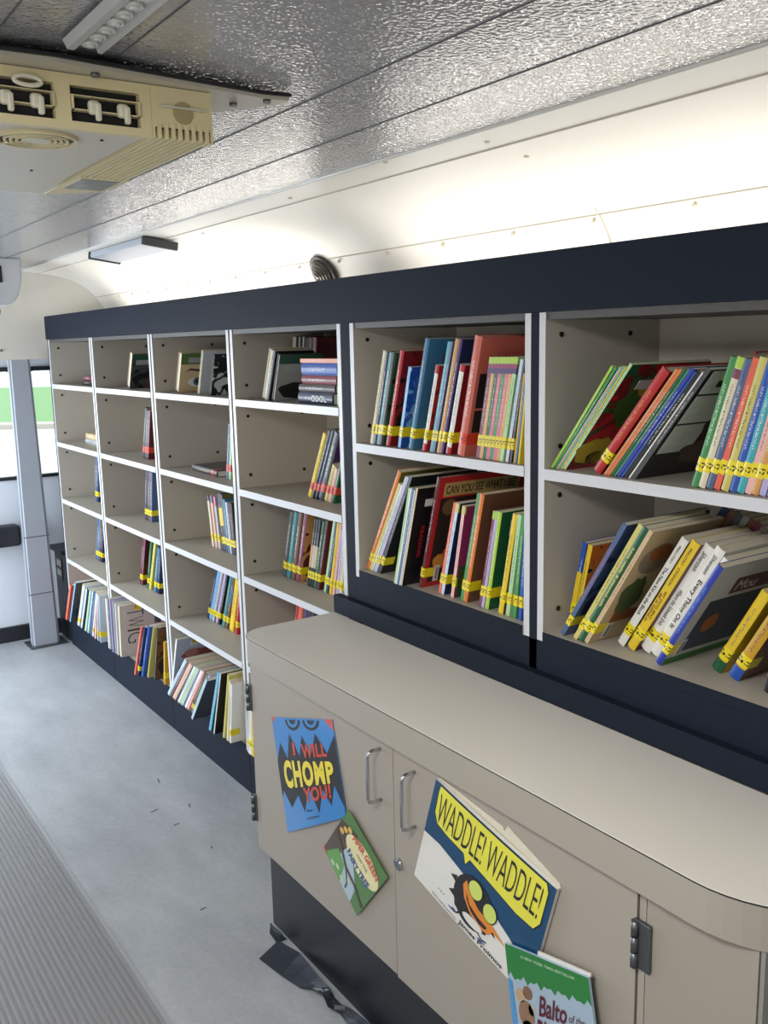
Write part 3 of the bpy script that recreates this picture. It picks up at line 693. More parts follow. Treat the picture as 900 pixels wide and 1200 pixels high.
# ---- right wall bookcase, lower row
SIL = dict(tape='y')
r = shelf_row((6, 1), 1.40, [
 (1.420, 12, .20, .012, 'blue', dict(X=1.46, d=.16, bands=((.03, .13, 'yellow'),))), (None, 13, .198, .013, 'yellow', dict(X=1.46, cover=('navy', 'orange'), d=.18)),
 (1.383, 32.1, .314, .011, 'slate blue', dict(cover=('navy', 'slate blue'), d=.26, acc='coral')),
 (1.345, 31.8, .318, .011, 'khaki', dict(cover='dark green')), (None, 31.7, .312, .014, 'dark green', dict(acc='khaki')), (None, 31.6, .308, .010, 'beige', dict(cover='beige', d=.27, acc='dark red')),
 (1.262, 31.6, .288, .018, 'white', dict(X=1.445, cover='olive', d=.17)), (1.232, 31.3, .286, .020, 'yellow', dict(X=1.44, cover='maroon', acc='brown', d=.17)),
 (None, 31.2, .278, .024, 'white', dict(X=1.452, cover='white', d=.17)), (None, 31, .279, .021, 'white', dict(X=1.447, d=.17)), (None, 31, .262, .013, 'white', dict(X=1.445, d=.17)),
 (None, 31, .254, .014, 'royal blue', dict(X=1.412, cover='silver', d=.26, acc='sky blue')),
 (1.048, 29.5, .197, .020, 'yellow', dict(X=1.465, d=.14, bands=((.0, .027, 'dark green'),), acc='purple')), (1.004, 29.5, .205, .022, 'mustard', dict(X=1.455, cover='brown', d=.14, bands=((.0, .027, 'blue'),), acc='purple')),
 (.955, 13, .20, .018, 'black', dict(X=1.443, d=.14)), (None, 12, .2, .014, 'purple', dict(X=1.44, d=.14)), (None, 11, .22, .02, 'dark red', dict(X=1.44, d=.14)), (None, 10, .22, .02, 'teal', dict(X=1.44, d=.14)), (None, 8, .22, .02, 'cream', dict(X=1.44, d=.14))])
ink = mat('print_ink', '#222226', .5); gold = mat('print_gold', '#8a5a2a', .5)
cat_b = {'k': r[6], 'd': r[7], 'w': r[8], 'e': r[9], 'rb': r[10], 'bl': r[11], 'be': r[5], 'sl': r[2], 'gn': r[4]}
for o_ in (r[6], r[7], r[8], r[9], r[10]):      # plain spines carry real titles
    o_.children[0].data.materials[0] = mat('plain_'+str(o_.name), {'k': 0}.get('x', PAL[[b for b in BOOKS if b[0] == o_][0][2]]), .4)
def st(o, txt, z0, z1, fr=.5, m=ink, y=.5, sh=0, bold=.01):
    t = o['_t']; b_ = min(.004, t*.14) if t > .012 else 0
    spine_text(o, txt, z0, z1, t*fr, t*y, -b_-.0006, m, bold, sh)
st(r[6], 'PRELUTSKY', .225, .27, .28); st(r[6], 'The New Kid on the Block', .085, .215, .42, bold=.02)
st(r[7], 'PRELUTSKY · STEVENSON', .175, .27, .26); st(r[7], 'MY DOG MAY', .085, .16, .27, gold, .36, bold=.03); st(r[7], 'BE A GENIUS', .075, .15, .27, gold, .70, bold=.03)
st(r[8], 'Silverstein', .215, .262, .42, sh=.3); st(r[8], 'Where the Sidewalk Ends', .07, .165, .40, sh=.2)
st(r[9], 'Silverstein', .215, .262, .42, sh=.3); st(r[9], 'Every Thing On It', .075, .20, .6, bold=.02)
st(r[10], 'Silverstein', .20, .25, .45, sh=.3); st(r[10], 'Runny Babbit', .10, .185, .5, sh=.1)
st(r[4], 'bees, snails, & peacock tails', .10, .26, .5, mat('print_khaki', '#d6cf7a', .5), bold=.02)
# barn-brown bun on the beige cover
cover_blob(r[5], .06, .23, .045, .04, mat('pic_plate', '#8a7a68', .5)); cover_blob(r[5], .065, .245, .032, .022, mat('pic_ginger', '#9a5a30', .5), y=-.0015, wob=.08)
cover_blob(r[5], .05, .13, .035, .05, mat('pic_hedge', '#4a5a34', .5), wob=.15); cover_rect(r[5], .03, .2, .055, .085, mat('pic_rust', '#8a4a28', .5), 'cover_picture'); barcode(r[5], .03, .008)
# grey cover with plum banner and night picture
sg = r[11]; cover_rect(sg, .075, .22, .175, .215, mat('banner_plum', '#4a1e30', .4)); cover_text(sg, 'Mou', .085, .15, .182, .207, m_wht, .0, .2)
cover_rect(sg, .03, .23, .03, .165, mat('night_blue', '#1d3350', .4), 'cover_picture'); cover_blob(sg, .075, .10, .022, .024, mat('pic_ginger', '#9a5a30', .5), y=-.0015, wob=.1)
cover_rect(sg, .0, .25, .0, .018, mat('pic_green2', '#3a7a3e', .5), 'cover_picture'); barcode(sg, .02, .02)
ms = mat('faint_blue_print', '#6f86ad', .5)
bk = shelf_row((6, 1), 1.62, [(1.33, 33, .335, .016, 'navy', dict(d=.11, tape=None)), (None, 33, .33, .014, 'brown', dict(d=.11, tape=None)), (None, 33, .325, .016, 'dark grey', dict(d=.11, tape=None)), (None, 33, .32, .014, 'grey', dict(d=.11, tape=None)),
  (None, 33, .315, .014, 'brown', dict(d=.11, tape=None)), (None, 33, .31, .014, 'plum', dict(d=.11, tape=None)), (None, 33, .30, .014, 'grey', dict(d=.11, tape=None)), (1.06, 28, .27, .014, 'cream', dict(d=.11, tape=None)), (None, 28, .27, .016, 'turquoise', dict(d=.11, tape=None))])
# ---- nearest tall bookcase
F = dict(fore=True, tape=None, d=.14, hard=True)
rc = shelf_row((4, 0), 1.415, [(2.756, 22, .172, .024, 'cream', dict(fore=True, tape=None, d=.14, hard=True, cover='black')), (None, 22, .17, .018, 'dark grey', dict(d=.14, tape=None, cover='black')), (2.690, 20, .155, .014, 'black', dict(fore=True, tape=None, d=.16, hard=True, cover='grey'))])
cover_rect(rc[2], .0, .16, .125, .155, mat('cover_moss2', '#274a3c', .45)); cover_rect(rc[2], .02, .10, .10, .122, mat('label_grey', '#8f9694', .5), 'label_sticker', y=-.001); cover_blob(rc[2], .08, .035, .07, .028, m_blk, wob=.1)
zz = 1.444
for t_, col, L_, y_, tx, tm in ((.034, 'navy', .20, 2.530, 'COOL', 'silver'), (.024, 'dark brown', .21, 2.525, None, None), (.026, 'dark red', .20, 2.505, None, None), (.036, 'blue', .205, 2.505, None, None), (.012, 'orange', .215, 2.515, None, None)):
    o_ = lying((4, 0), 1.425, y_, zz, t_, L_, .14, col, desc='lying in the stack', acc='silver')
    zz += t_+.0006
    if tx: spine_text(o_, tx, .03, .12, t_*.55, t_*.5, -.0048, mat('print_silver', '#c9c9c6', .4), .02)
shelf_row((4, 0), 1.42, [(2.300, 4, .13, .010, 'pale green', dict(d=.14, tape=None)), (None, 3, .16, .012, 'cream', dict(d=.14, tape=None))])
shelf_row((4, 0), 1.60, [(2.93, 10, .205, .022, 'cream', dict(d=.12, tape=None)), (None, 10, .205, .018, 'black', dict(d=.12, tape=None)), (None, 10, .205, .01, 'silver', dict(d=.12, tape=None)), (None, 10, .205, .016, 'black', dict(d=.12, tape=None)), (None, 10, .205, .009, 'white', dict(d=.12, tape=None)),
   (None, 10, .2, .026, 'dark brown', dict(d=.12, tape=None)), (None, 9, .2, .026, 'dark grey', dict(d=.12, tape=None)), (None, 8, .2, .03, 'maroon', dict(d=.12, tape=None)), (2.52, 8, .2, .03, 'brown', dict(d=.12, tape=None)), (None, 8, .2, .03, 'dark brown', dict(d=.12, tape=None))])
shelf_row((4, 1), 1.475, [(2.584, 27.5, .236, .020, 'yellow', dict(tape='o', d=.15, acc='brown')), (None, 28, .25, .016, 'black', dict(tape='o', d=.15)), (None, 27.5, .25, .016, 'navy', dict(tape='o', d=.15, acc='pale blue')), (None, 27, .242, .030, 'dark grey', dict(tape='o', d=.15, cover='purple')),
   (None, 26, .13, .018, 'khaki', dict(tape='o', d=.12)), (None, 25, .12, .017, 'rose', dict(tape='o', d=.12)), (None, 24, .15, .016, 'dark green', dict(tape='o', d=.12))])
r = shelf_row((4, 2), 1.492, [(2.815, 17.5, .248, .026, 'dark grey', dict(d=.16)), (2.785, 17.2, .25, .027, 'teal', dict(d=.16)), (2.753, 16.8, .252, .029, 'brown', dict(d=.16)), (2.718, 17, .258, .026, 'plum', dict(d=.18, cover=('maroon', 'tan', 'red'))),
   (2.644, 15.6, .244, .014, 'black', dict(d=.16, bands=((.07, .15, 'tan'),))), (None, 15.6, .244, .014, 'black', dict(d=.16, bands=((.07, .15, 'silver'),))), (None, 15.6, .244, .014, 'black', dict(d=.16, bands=((.07, .15, 'beige'),))),
   (None, 17, .243, .020, 'dark green', dict(d=.16)), (None, 17, .25, .015, 'maroon', dict(d=.16)), (2.535, 16.6, .253, .012, 'pale green', dict(d=.16)), (None, 16.6, .25, .012, 'navy', dict(d=.16)), (None, 15, .25, .015, 'yellow', dict(d=.16)),
   (None, 14, .25, .013, 'rose', dict(d=.16)), (None, 12, .23, .012, 'lavender', dict(d=.16)), (None, 11, .23, .02, 'cream', dict(d=.16)), (None, 9, .23, .02, 'steel blue', dict(d=.16))])
shelf_row((4, 3), 1.50, [(2.80, 15, .25, .018, 'red', dict(d=.16)), (None, 15, .25, .028, 'coral', dict(d=.16)), (None, 15, .25, .006, 'black', dict(d=.16)), (None, 15, .25, .026, 'purple', dict(d=.16)), (None, 14, .25, .02, 'dark brown', dict(d=.16)), (None, 13, .25, .02, 'navy', dict(d=.16))])
shelf_row((4, 4), 1.36, [(2.888, 6, .25, .012, 'silver', dict(d=.22)), (None, 6, .24, .02, 'white', dict(d=.2)), (None, 6, .24, .02, 'yellow', dict(d=.2))])
# ---- third tall bookcase
r = shelf_row((3, 0), 1.43, [(3.527, 21, .162, .028, 'beige', dict(fore=True, tape=None, d=.19, hard=True, cover='beige')), (3.313, 20.5, .172, .014, 'cream', dict(fore=True, tape=None, d=.16, hard=True, cover='silver')), (3.205, 20, .156, .011, 'black', dict(fore=True, tape=None, d=.2, hard=True, cover=('silver', 'black')))])
ey = r[0]
cover_rect(ey, .0, .19, .118, .162, mat('cover_moss', '#4f6a34', .45)); cover_rect(ey, .03, .10, .125, .146, mat('label_grey', '#8f9694', .5), 'label_sticker', y=-.001)
cover_blob(ey, .072, .045, .036, .019, m_wht, y=-.0009, name='eye_print'); cover_blob(ey, .075, .047, .017, .017, mat('iris_grey', '#4b5d66', .4), y=-.0013, name='eye_print'); cover_blob(ey, .075, .047, .007, .007, m_blk, y=-.0017, name='eye_print')
bm = bmesh.new(); prism(bm, [(.018, .082), (.04, .094), (.09, .086), (.115, .074), (.112, .082), (.085, .096), (.04, .102)], -.0013, -.001, 'y'); link_mesh('brow_print', bm, mat('brow_brown', '#4a2e22', .6), ey)
shelf_row((3, 0), 1.62, [(3.47, 10, .215, .03, 'blue', dict(d=.1, tape=None)), (None, 10, .215, .022, 'turquoise', dict(d=.1, tape=None)), (None, 9, .20, .03, 'dark brown', dict(d=.1, tape=None)), (None, 9, .20, .03, 'dark grey', dict(d=.1, tape=None)), (None, 9, .2, .03, 'maroon', dict(d=.1, tape=None))])
lying((3, 1), 1.465, 3.485, 1.137, .024, .265, .16, 'dark grey', yaw=-3, tape='o', acc='tan', desc='lying flat')
shelf_row((3, 1), 1.46, [(3.165, 12, .21, .018, 'slate blue', dict(tape='o', d=.15)), (None, 11, .2, .018, 'pale green', dict(tape='o', d=.15))])
shelf_row((3, 2), 1.504, [(3.424, -7.7, .207, .015, 'cream', dict(d=.14, bands=((.185, .207, 'navy'),))), (3.392, -7.7, .209, .016, 'rose', dict(d=.14, bands=((.18, .209, 'slate blue'),))), (3.362, -7.6, .208, .017, 'silver', dict(d=.14, bands=((.17, .208, 'pink'),))),
   (3.322, -7.5, .226, .030, 'navy', dict(d=.16, acc='yellow', bands=((.10, .17, 'yellow'),))), (None, -7.5, .226, .014, 'dark grey', dict(d=.16, cover='olive')), (None, -7.5, .209, .02, 'steel blue', dict(d=.16)), (None, -7, .20, .012, 'pale blue', dict(d=.16)), (None, -6, .20, .02, 'maroon', dict(d=.16)), (None, -6, .20, .02, 'black', dict(d=.16))])
r = shelf_row((3, 3), 1.518, [(3.548, 27, .262, .016, 'navy', dict(d=.16)), (None, 27, .265, .026, 'sky blue', dict(d=.16, acc='red')), (None, 26.5, .262, .018, 'silver', dict(d=.16)), (None, 26, .262, .010, 'maroon', dict(d=.16)), (None, 26, .262, .018, 'lavender', dict(d=.16)), (None, 25.5, .262, .012, 'black', dict(d=.16)),
   (3.402, 24, .262, .024, 'teal', dict(d=.16, acc='yellow')), (None, 23, .255, .022, 'brown', dict(d=.16, bands=((.12, .19, 'slate blue'),))), (None, 20, .24, .034, 'yellow', dict(d=.16, tape=None)), (None, 16, .24, .02, 'red', dict(d=.16))])
P = dict(d=.20, tape=None)
r = shelf_row((3, 4), 1.345, [
  (3.634, 20, .268, .012, 'white', dict(d=.27, tape=None, cover='silver', X=1.372)),
  (3.600, 46, .30, 0.0180, 'pale blue', dict(d=.22, tape=None, cover='slate blue')), (None, 46, .295, 0.0135, 'brown', P), (None, 45, .29, 0.0120, 'rose', P), (None, 45, .29, 0.0105, 'beige', P), (None, 44, .285, 0.0090, 'navy', P), (None, 43.5, .285, 0.0135, 'white', P), (None, 43, .285, 0.0120, 'pale green', P), (None, 43, .285, 0.0105, 'silver', P),
  (None, 42, .28, 0.0090, 'slate blue', P), (None, 42, .28, 0.0120, 'white', P), (None, 41, .28, 0.0105, 'rose', P), (None, 40.5, .28, 0.0075, 'red', P), (None, 40, .275, 0.0135, 'dark green', dict(d=.2)), (None, 40, .27, 0.0135, 'grey', dict(d=.2)), (None, 39.5, .27, 0.0120, 'lavender', P), (None, 39, .27, 0.0090, 'blue', P),
  (None, 38.5, .265, 0.0135, 'pale blue', dict(d=.22, tape=None, cover='dark grey', X=1.32)), (3.155, 23, .285, .009, 'sky blue', dict(d=.2, tape=None, X=1.33)), (None, 23, .285, .010, 'turquoise', dict(d=.2, tape=None, X=1.33, cover='dark green')),
  (None, 19, .28, .010, 'silver', dict(d=.22, tape=None, X=1.33, cover='black')), (3.062, 15, .275, .014, 'khaki', dict(d=.2, tape=None, acc='black')), (None, 11, .25, .016, 'cream', P), (None, 9, .24, .013, 'white', dict(d=.2))])
pc = r[0]
cover_rect(pc, .06, .11, .225, .25, m_wht, 'barcode_label'); cover_rect(pc, .07, .10, .235, .262, yellow_tape(), 'label_sticker', y=-.0012)
cover_blob(pc, .12, .17, .09, .035, mat('pic_terracotta', '#9a5440', .55), wob=.15); cover_blob(pc, .07, .19, .03, .02, mat('pic_rosebrown', '#b57a66', .55), y=-.0015, wob=.15); cover_blob(pc, .05, .11, .03, .03, mat('pic_terracotta', '#9a5440', .55), wob=.2)
# ---- second tall bookcase
r = shelf_row((2, 0), 1.444, [(4.121, 24, .166, .030, 'beige', dict(fore=True, tape=None, d=.19, hard=True, cover=('black', 'dark grey', 'brown')))])
cover_rect(r[0], .0, .19, .135, .166, mat('cover_moss2', '#274a3c', .45)); cover_rect(r[0], .02, .09, .115, .137, mat('label_grey', '#8f9694', .5), 'label_sticker', y=-.001)
shelf_row((2, 0), 1.60, [(4.22, 8, .215, .022, 'grey', dict(d=.11, tape=None)), (None, 8, .212, .022, 'black', dict(d=.11, tape=None)), (None, 8, .208, .024, 'white', dict(d=.11, tape=None)), (None, 7, .2, .024, 'dark green', dict(d=.11, tape=None))])
shelf_row((2, 1), 1.462, [(4.035, 18, .235, .022, 'black', dict(tape='o', d=.15)), (None, 17, .225, .02, 'dark grey', dict(tape='o', d=.15)), (None, 16, .225, .02, 'maroon', dict(tape='o', d=.15))])
shelf_row((2, 2), 1.507, [(4.184, 12, .246, .028, 'navy', dict(d=.16)), (None, 12, .24, .012, 'dark brown', dict(d=.16)), (None, 12, .24, .022, 'brown', dict(d=.16)), (None, 11, .24, .02, 'slate blue', dict(d=.16))])
r = shelf_row((2, 3), 1.50, [(4.297, 20, .262, .018, 'maroon', dict(d=.2)), (None, 20, .262, .018, 'plum', dict(d=.24, cover=('dark brown', 'maroon'))), (4.200, 20, .255, .022, 'dark green', dict(d=.16)), (4.172, 24, .26, .024, 'khaki', dict(d=.16)), (4.110, 21, .24, .026, 'steel blue', dict(d=.16)), (None, 18, .24, .022, 'navy', dict(d=.16))])
barcode(r[1], .03, .01)
r = shelf_row((2, 4), 1.35, [(4.375, 1, .25, .010, 'white', P), (4.355, 1, .25, .009, 'silver', P), (4.30, 2, .262, .006, 'lavender', dict(d=.2, tape=None, X=1.345)), (4.272, 2, .262, .005, 'silver', P), (4.245, 3, .258, .006, 'white', P),
   (4.212, 4, .254, .016, 'beige', dict(fore=True, tape=None, d=.172, X=1.352, cover='parchment')),
   (3.93, 27, .285, .013, 'coral', dict(d=.2, tape=None, X=1.318)), (None, 27, .285, .016, 'navy', dict(d=.2, X=1.326)), (None, 26, .29, .018, 'blue', dict(d=.2, tape=None, X=1.337)),
   (None, 24, .28, .012, 'khaki', dict(d=.2, tape=None, X=1.352, acc='black')), (None, 18, .27, .012, 'dark grey', dict(d=.2, tape=None, X=1.366, cover=('black', 'brown', 'dark green'))), (3.735, 8, .2, .014, 'mustard', dict(d=.2, X=1.38)), (None, 3, .2, .012, 'dark red', dict(d=.2, X=1.38))])
tw = r[5]
for letter, z0, z1 in (('T', .195, .232), ('W', .140, .188), ('I', .122, .130), ('G', .062, .112)):
    cover_text(tw, letter, .035, .115, z0, z1, ink, -.02, rot=True)
cover_rect(tw, .075, .10, .222, .254, yellow_tape(), 'label_sticker', y=-.0012)
bm = bmesh.new()
for i in range(22):
    z = .012+i*.0108
    pts = [(.172+.007*math.cos(a), .008+.010*math.sin(a), z) for a in [2*math.pi*k/12 for k in range(13)]]
    tube(bm, pts, .0016, 6)
link_mesh('spiral_binding', bm, blackm, tw)
shelf_row((2, 4), 1.615, [(4.30, 3, .285, .03, 'dark brown', dict(d=.11, tape=None)), (None, 3, .27, .03, 'maroon', dict(d=.11, tape=None)), (4.17, 3, .262, .03, 'blue', dict(X=1.545, d=.18, tape=None)), (None, 3, .26, .03, 'silver', dict(d=.11, tape=None))])
# ---- farthest tall bookcase
lying((1, 0), 1.455, 4.805, 1.444, .022, .16, .13, 'dark brown', desc='lying flat'); lying((1, 0), 1.46, 4.79, 1.4668, .022, .12, .12, 'plum', desc='lying on top')
lying((1, 1), 1.485, 4.93, 1.137, .022, .2, .14, 'silver', desc='lying flat'); lying((1, 1), 1.487, 4.92, 1.1598, .03, .18, .14, 'beige', desc='lying on top')
shelf_row((1, 2), 1.50, [(4.895, 14, .25, .026, 'slate blue', dict(d=.16)), (None, 14, .25, .026, 'navy', dict(d=.16))])
shelf_row((1, 3), 1.503, [(4.975, 22, .255, .020, 'slate blue', dict(d=.16)), (None, 22, .255, .022, 'steel blue', dict(d=.16)), (None, 21, .25, .024, 'brown', dict(d=.16)), (None, 19, .25, .024, 'navy', dict(d=.16))])
r = shelf_row((1, 4), 1.345, [(5.008, 33, .26, .022, 'coral', dict(d=.2, tape=None, X=1.325)), (4.950, 33, .295, .016, 'sky blue', dict(d=.24, tape=None, X=1.33, cover=('navy', 'dark grey'))), (4.862, 32, .295, .016, 'cream', dict(d=.2)), (None, 32, .29, .014, 'pale blue', dict(d=.2)), (4.800, 31.5, .28, .014, 'white', P), (None, 31, .28, .016, 'navy', P),
   (4.735, 30, .28, .020, 'pale green', dict(d=.22, tape=None, cover='pale blue')), (4.690, 29, .285, .014, 'pale blue', dict(d=.22, tape=None)), (4.635, 26, .28, .018, 'slate blue', P), (None, 25, .275, .012, 'white', dict(d=.2)), (None, 20, .265, .014, 'rose', P), (None, 14, .255, .012, 'silver', dict(d=.2)), (None, 8, .25, .012, 'sky blue', dict(d=.2, cover='silver')), (None, 3, .25, .010, 'white', dict(d=.2)), (None, 0, .25, .010, 'pale blue', dict(d=.2))])
shelf_row((1, 4), 1.60, [(5.10, 4, .285, .03, 'pale blue', dict(d=.12, tape=None)), (None, 4, .29, .03, 'olive', dict(d=.12, tape=None)), (None, 4, .28, .03, 'lavender', dict(d=.12, tape=None)), (None, 4, .27, .03, 'dark green', dict(d=.12, tape=None))])

# ---- labels for every book
def finish_labels():
    cells = {}
    for b in BOOKS: cells.setdefault(b[1], []).append(b)
    for cell, L_ in cells.items():
        col, row = cell
        where = '%s shelf of the %s' % (('top', 'lower')[row] if col > 4 else ROWN[row], CASE[col])
        L_.sort(key=lambda b: (b[0].location.x > 1.55, -b[0].location.y))
        for i, b in enumerate(L_):
            o = b[0]; back = o.location.x > 1.55
            b.append(back)
        base = {}
        for i, b in enumerate(L_):
            nm = ' '.join(x for x in (b[3], b[2], b[4]) if x)
            if b[6]: nm = nm+' pages outward'
            if b[5]: nm = nm+' '+b[5]
            if b[-1]: nm = nm+' at the back'
            base.setdefault(nm, []).append((i, b))
        for nm, items in base.items():
            for k, (i, b) in enumerate(items):
                if len(items) == 1: lab = '%s, %s' % (nm, where)
                else:
                    word = ['leftmost of %d', 'second of %d', 'third of %d', 'fourth of %d', 'fifth of %d', 'sixth of %d', 'seventh of %d'][k] % len(items)
                    if len(items) == 2: word = ('left one', 'right one')[k]
                    elif k == len(items)-1: word = 'rightmost'
                    lab = '%s, %s, %s' % (nm, word, where)
                if len(lab.replace('-', ' ').split()) > 16: print('LONG', lab)
                b[0]['label'] = lab; b[0]['category'] = 'book'; b[0]['group'] = 'books on the '+where
            for k_ in ('_d', '_t', '_h'):
                for i, b in items:
                    if k_ in b[0]: del b[0][k_]
finish_labels()
OVR = {cys: 'large maroon hardback with a seek-and-find question on its cover banner', sb: 'black picture book with pencil sketch panels on its cover', tw: 'beige spiral-bound book with TWIG lettered down its cover',
 ey: 'hardback showing a large eye under a mossy green cover top', cat_b['e']: 'thick white poetry book titled Every Thing On It', cat_b['k']: 'white poetry book titled The New Kid on the Block',
 cat_b['d']: 'yellow poetry book titled My Dog May Be a Genius', cat_b['w']: 'white poetry book titled Where the Sidewalk Ends', cat_b['rb']: 'slim white poetry book titled Runny Babbit',
 gr_: 'picture book with red cover and green and yellow shapes, right counter bookcase', bk_salmon: 'thick salmon hardback with black photo panels and orange label tape', cat_b['gn']: 'dark green picture book titled bees, snails, & peacock tails'}
for o_, l_ in OVR.items(): o_['label'] = l_

# ------------------------------------------------------------------ counter
def ctr_outline(off=0):
    P = []
    xb, xf, ya, yb = XF-.025, 1.052-off, 2.262+off, .58-off
    P.append((xb, ya)); r1 = .075
    for i in range(9):
        t = R(90+90*i/8); P.append((xf+r1+r1*math.cos(t), ya-r1+r1*math.sin(t)))
    r2 = .19
    for i in range(13):
        t = R(180+90*i/12); P.append((xf+r2+r2*math.cos(t), yb+r2+r2*math.sin(t)))
    P.append((xb, yb))
    return P
wt = empty('worktop', (1.2, 1.4, .778)); tag(wt, 'long cream laminate worktop with rounded corners on the low cabinet', 'worktop')
def wtm(nm, z0, z1, off, m):
    bm = bmesh.new(); prism(bm, [(x-1.2, y-1.4) for x, y in ctr_outline(off)], z0-.778, z1-.778)
    return link_mesh(nm, bm, m, wt)
wtm('edge_band', .7785, .8468, 0, mat('edge_band_beige', '#a0998e', .42, noise=.02)); wtm('seam_line', .8466, .8480, .0013, blackm)
wtm('laminate_top', .8478, .8495, .0, mat('cream_laminate_top', '#e4dfd5', .38, noise=.025, nscale=2.5))
cab = empty('cabinet', (1.2, 1.4, 0)); tag(cab, 'low beige double-door cabinet under the worktop with covers taped on', 'cabinet')
def cb(nm, a, b_, m, bev=0, par=None):
    bm = bmesh.new(); box(bm, a, b_, bev=bev); bmesh.ops.translate(bm, vec=(-1.2, -1.4, 0), verts=bm.verts[:]); return link_mesh(nm, bm, m, par or cab)
door_m = mat('door_laminate', '#9f978d', .45, noise=.02, nscale=3)
cb('body', (1.0955, .675, .212), (1.362, 2.243, .777), mat('carcass', '#a39a8b', .5))
cb('end_panel', (1.082, .668, .0), (1.362, .675, .777), mat('end_panel_grey', '#8d8c88', .5))  # shade on the end face is put into its grey colour
dl = cb('door', (1.0765, 1.5605, .213), (1.0945, 2.2440, .7765), door_m, .0008)
dr = cb('door', (1.0765, .8885, .208), (1.0945, 1.5585, .7765), door_m, .0008)
cb('filler_strip', (1.0790, .8720, .205), (1.0945, .8850, .7765), door_m)
cb('filler_panel', (1.0790, .6760, .205), (1.0945, .8705, .7765), mat('filler_panel', '#999186', .5, noise=.02))
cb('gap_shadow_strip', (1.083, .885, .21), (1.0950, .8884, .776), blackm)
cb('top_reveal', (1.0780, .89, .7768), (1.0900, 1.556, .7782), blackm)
cb('toe_kick', (1.083, .676, 0), (1.10, 2.185, .2045), toe)
cb('toe_kick', (1.10, 2.165, 0), (1.362, 2.185, .2045), toe)
def handle(y, z0, z1, par):
    bm = bmesh.new(); pts = [(1.0765, y, z1), (1.052, y, z1), (1.0445, y, z1-.003), (1.0415, y, z1-.011)]+[(1.0415, y, z0+.011), (1.0445, y, z0+.003), (1.052, y, z0), (1.0765, y, z0)]
    tube(bm, pts, .0042, 10); bmesh.ops.translate(bm, vec=(-1.2, -1.4, 0), verts=bm.verts[:]); link_mesh('handle', bm, chrome, par)
def on_door(px, py, X=1.0765):
    v = onX(px, py, X); return v.y, v.z
y_, z1_ = on_door(430, 881, 1.0415); _, z0_ = on_door(430, 942, 1.0415); handle(y_, z0_+.002, z1_-.002, dl)
y_, z1_ = on_door(470, 909, 1.0415); _, z0_ = on_door(466, 972, 1.0415); handle(y_, z0_+.002, z1_-.002, dr)
y_, z_ = on_door(468, 1012)
bm = bmesh.new(); cyl(bm, (1.0765, y_, z_), (1.0705, y_, z_), .0135, 24); cyl(bm, (1.0705, y_, z_), (1.0690, y_, z_), .0095, 24); box(bm, (1.0683, y_-.0012, z_-.006), (1.0690, y_+.0012, z_+.006))
bmesh.ops.translate(bm, vec=(-1.2, -1.4, 0), verts=bm.verts[:]); link_mesh('lock', bm, chrome, dr)
def hinge(y, z0, z1, w0, w1, par):
    bm = bmesh.new(); box(bm, (1.0715, y-w0, z0), (1.0795, y+w1, z1), bev=.003); 
    for k in range(3):
        za = z0+(z1-z0)*(.02+.33*k); cyl(bm, (1.0700, y+w1-.006, za), (1.0700, y+w1-.006, za+(z1-z0)*.3), .0065, 14)
    bmesh.ops.translate(bm, vec=(-1.2, -1.4, 0), verts=bm.verts[:]); link_mesh('hinge', bm, steel, par)
hinge(.878, .632, .716, .020, .014, dr)
hinge(2.243, .622, .70, .004, .014, dl); hinge(2.243, .292, .372, .004, .014, dl)

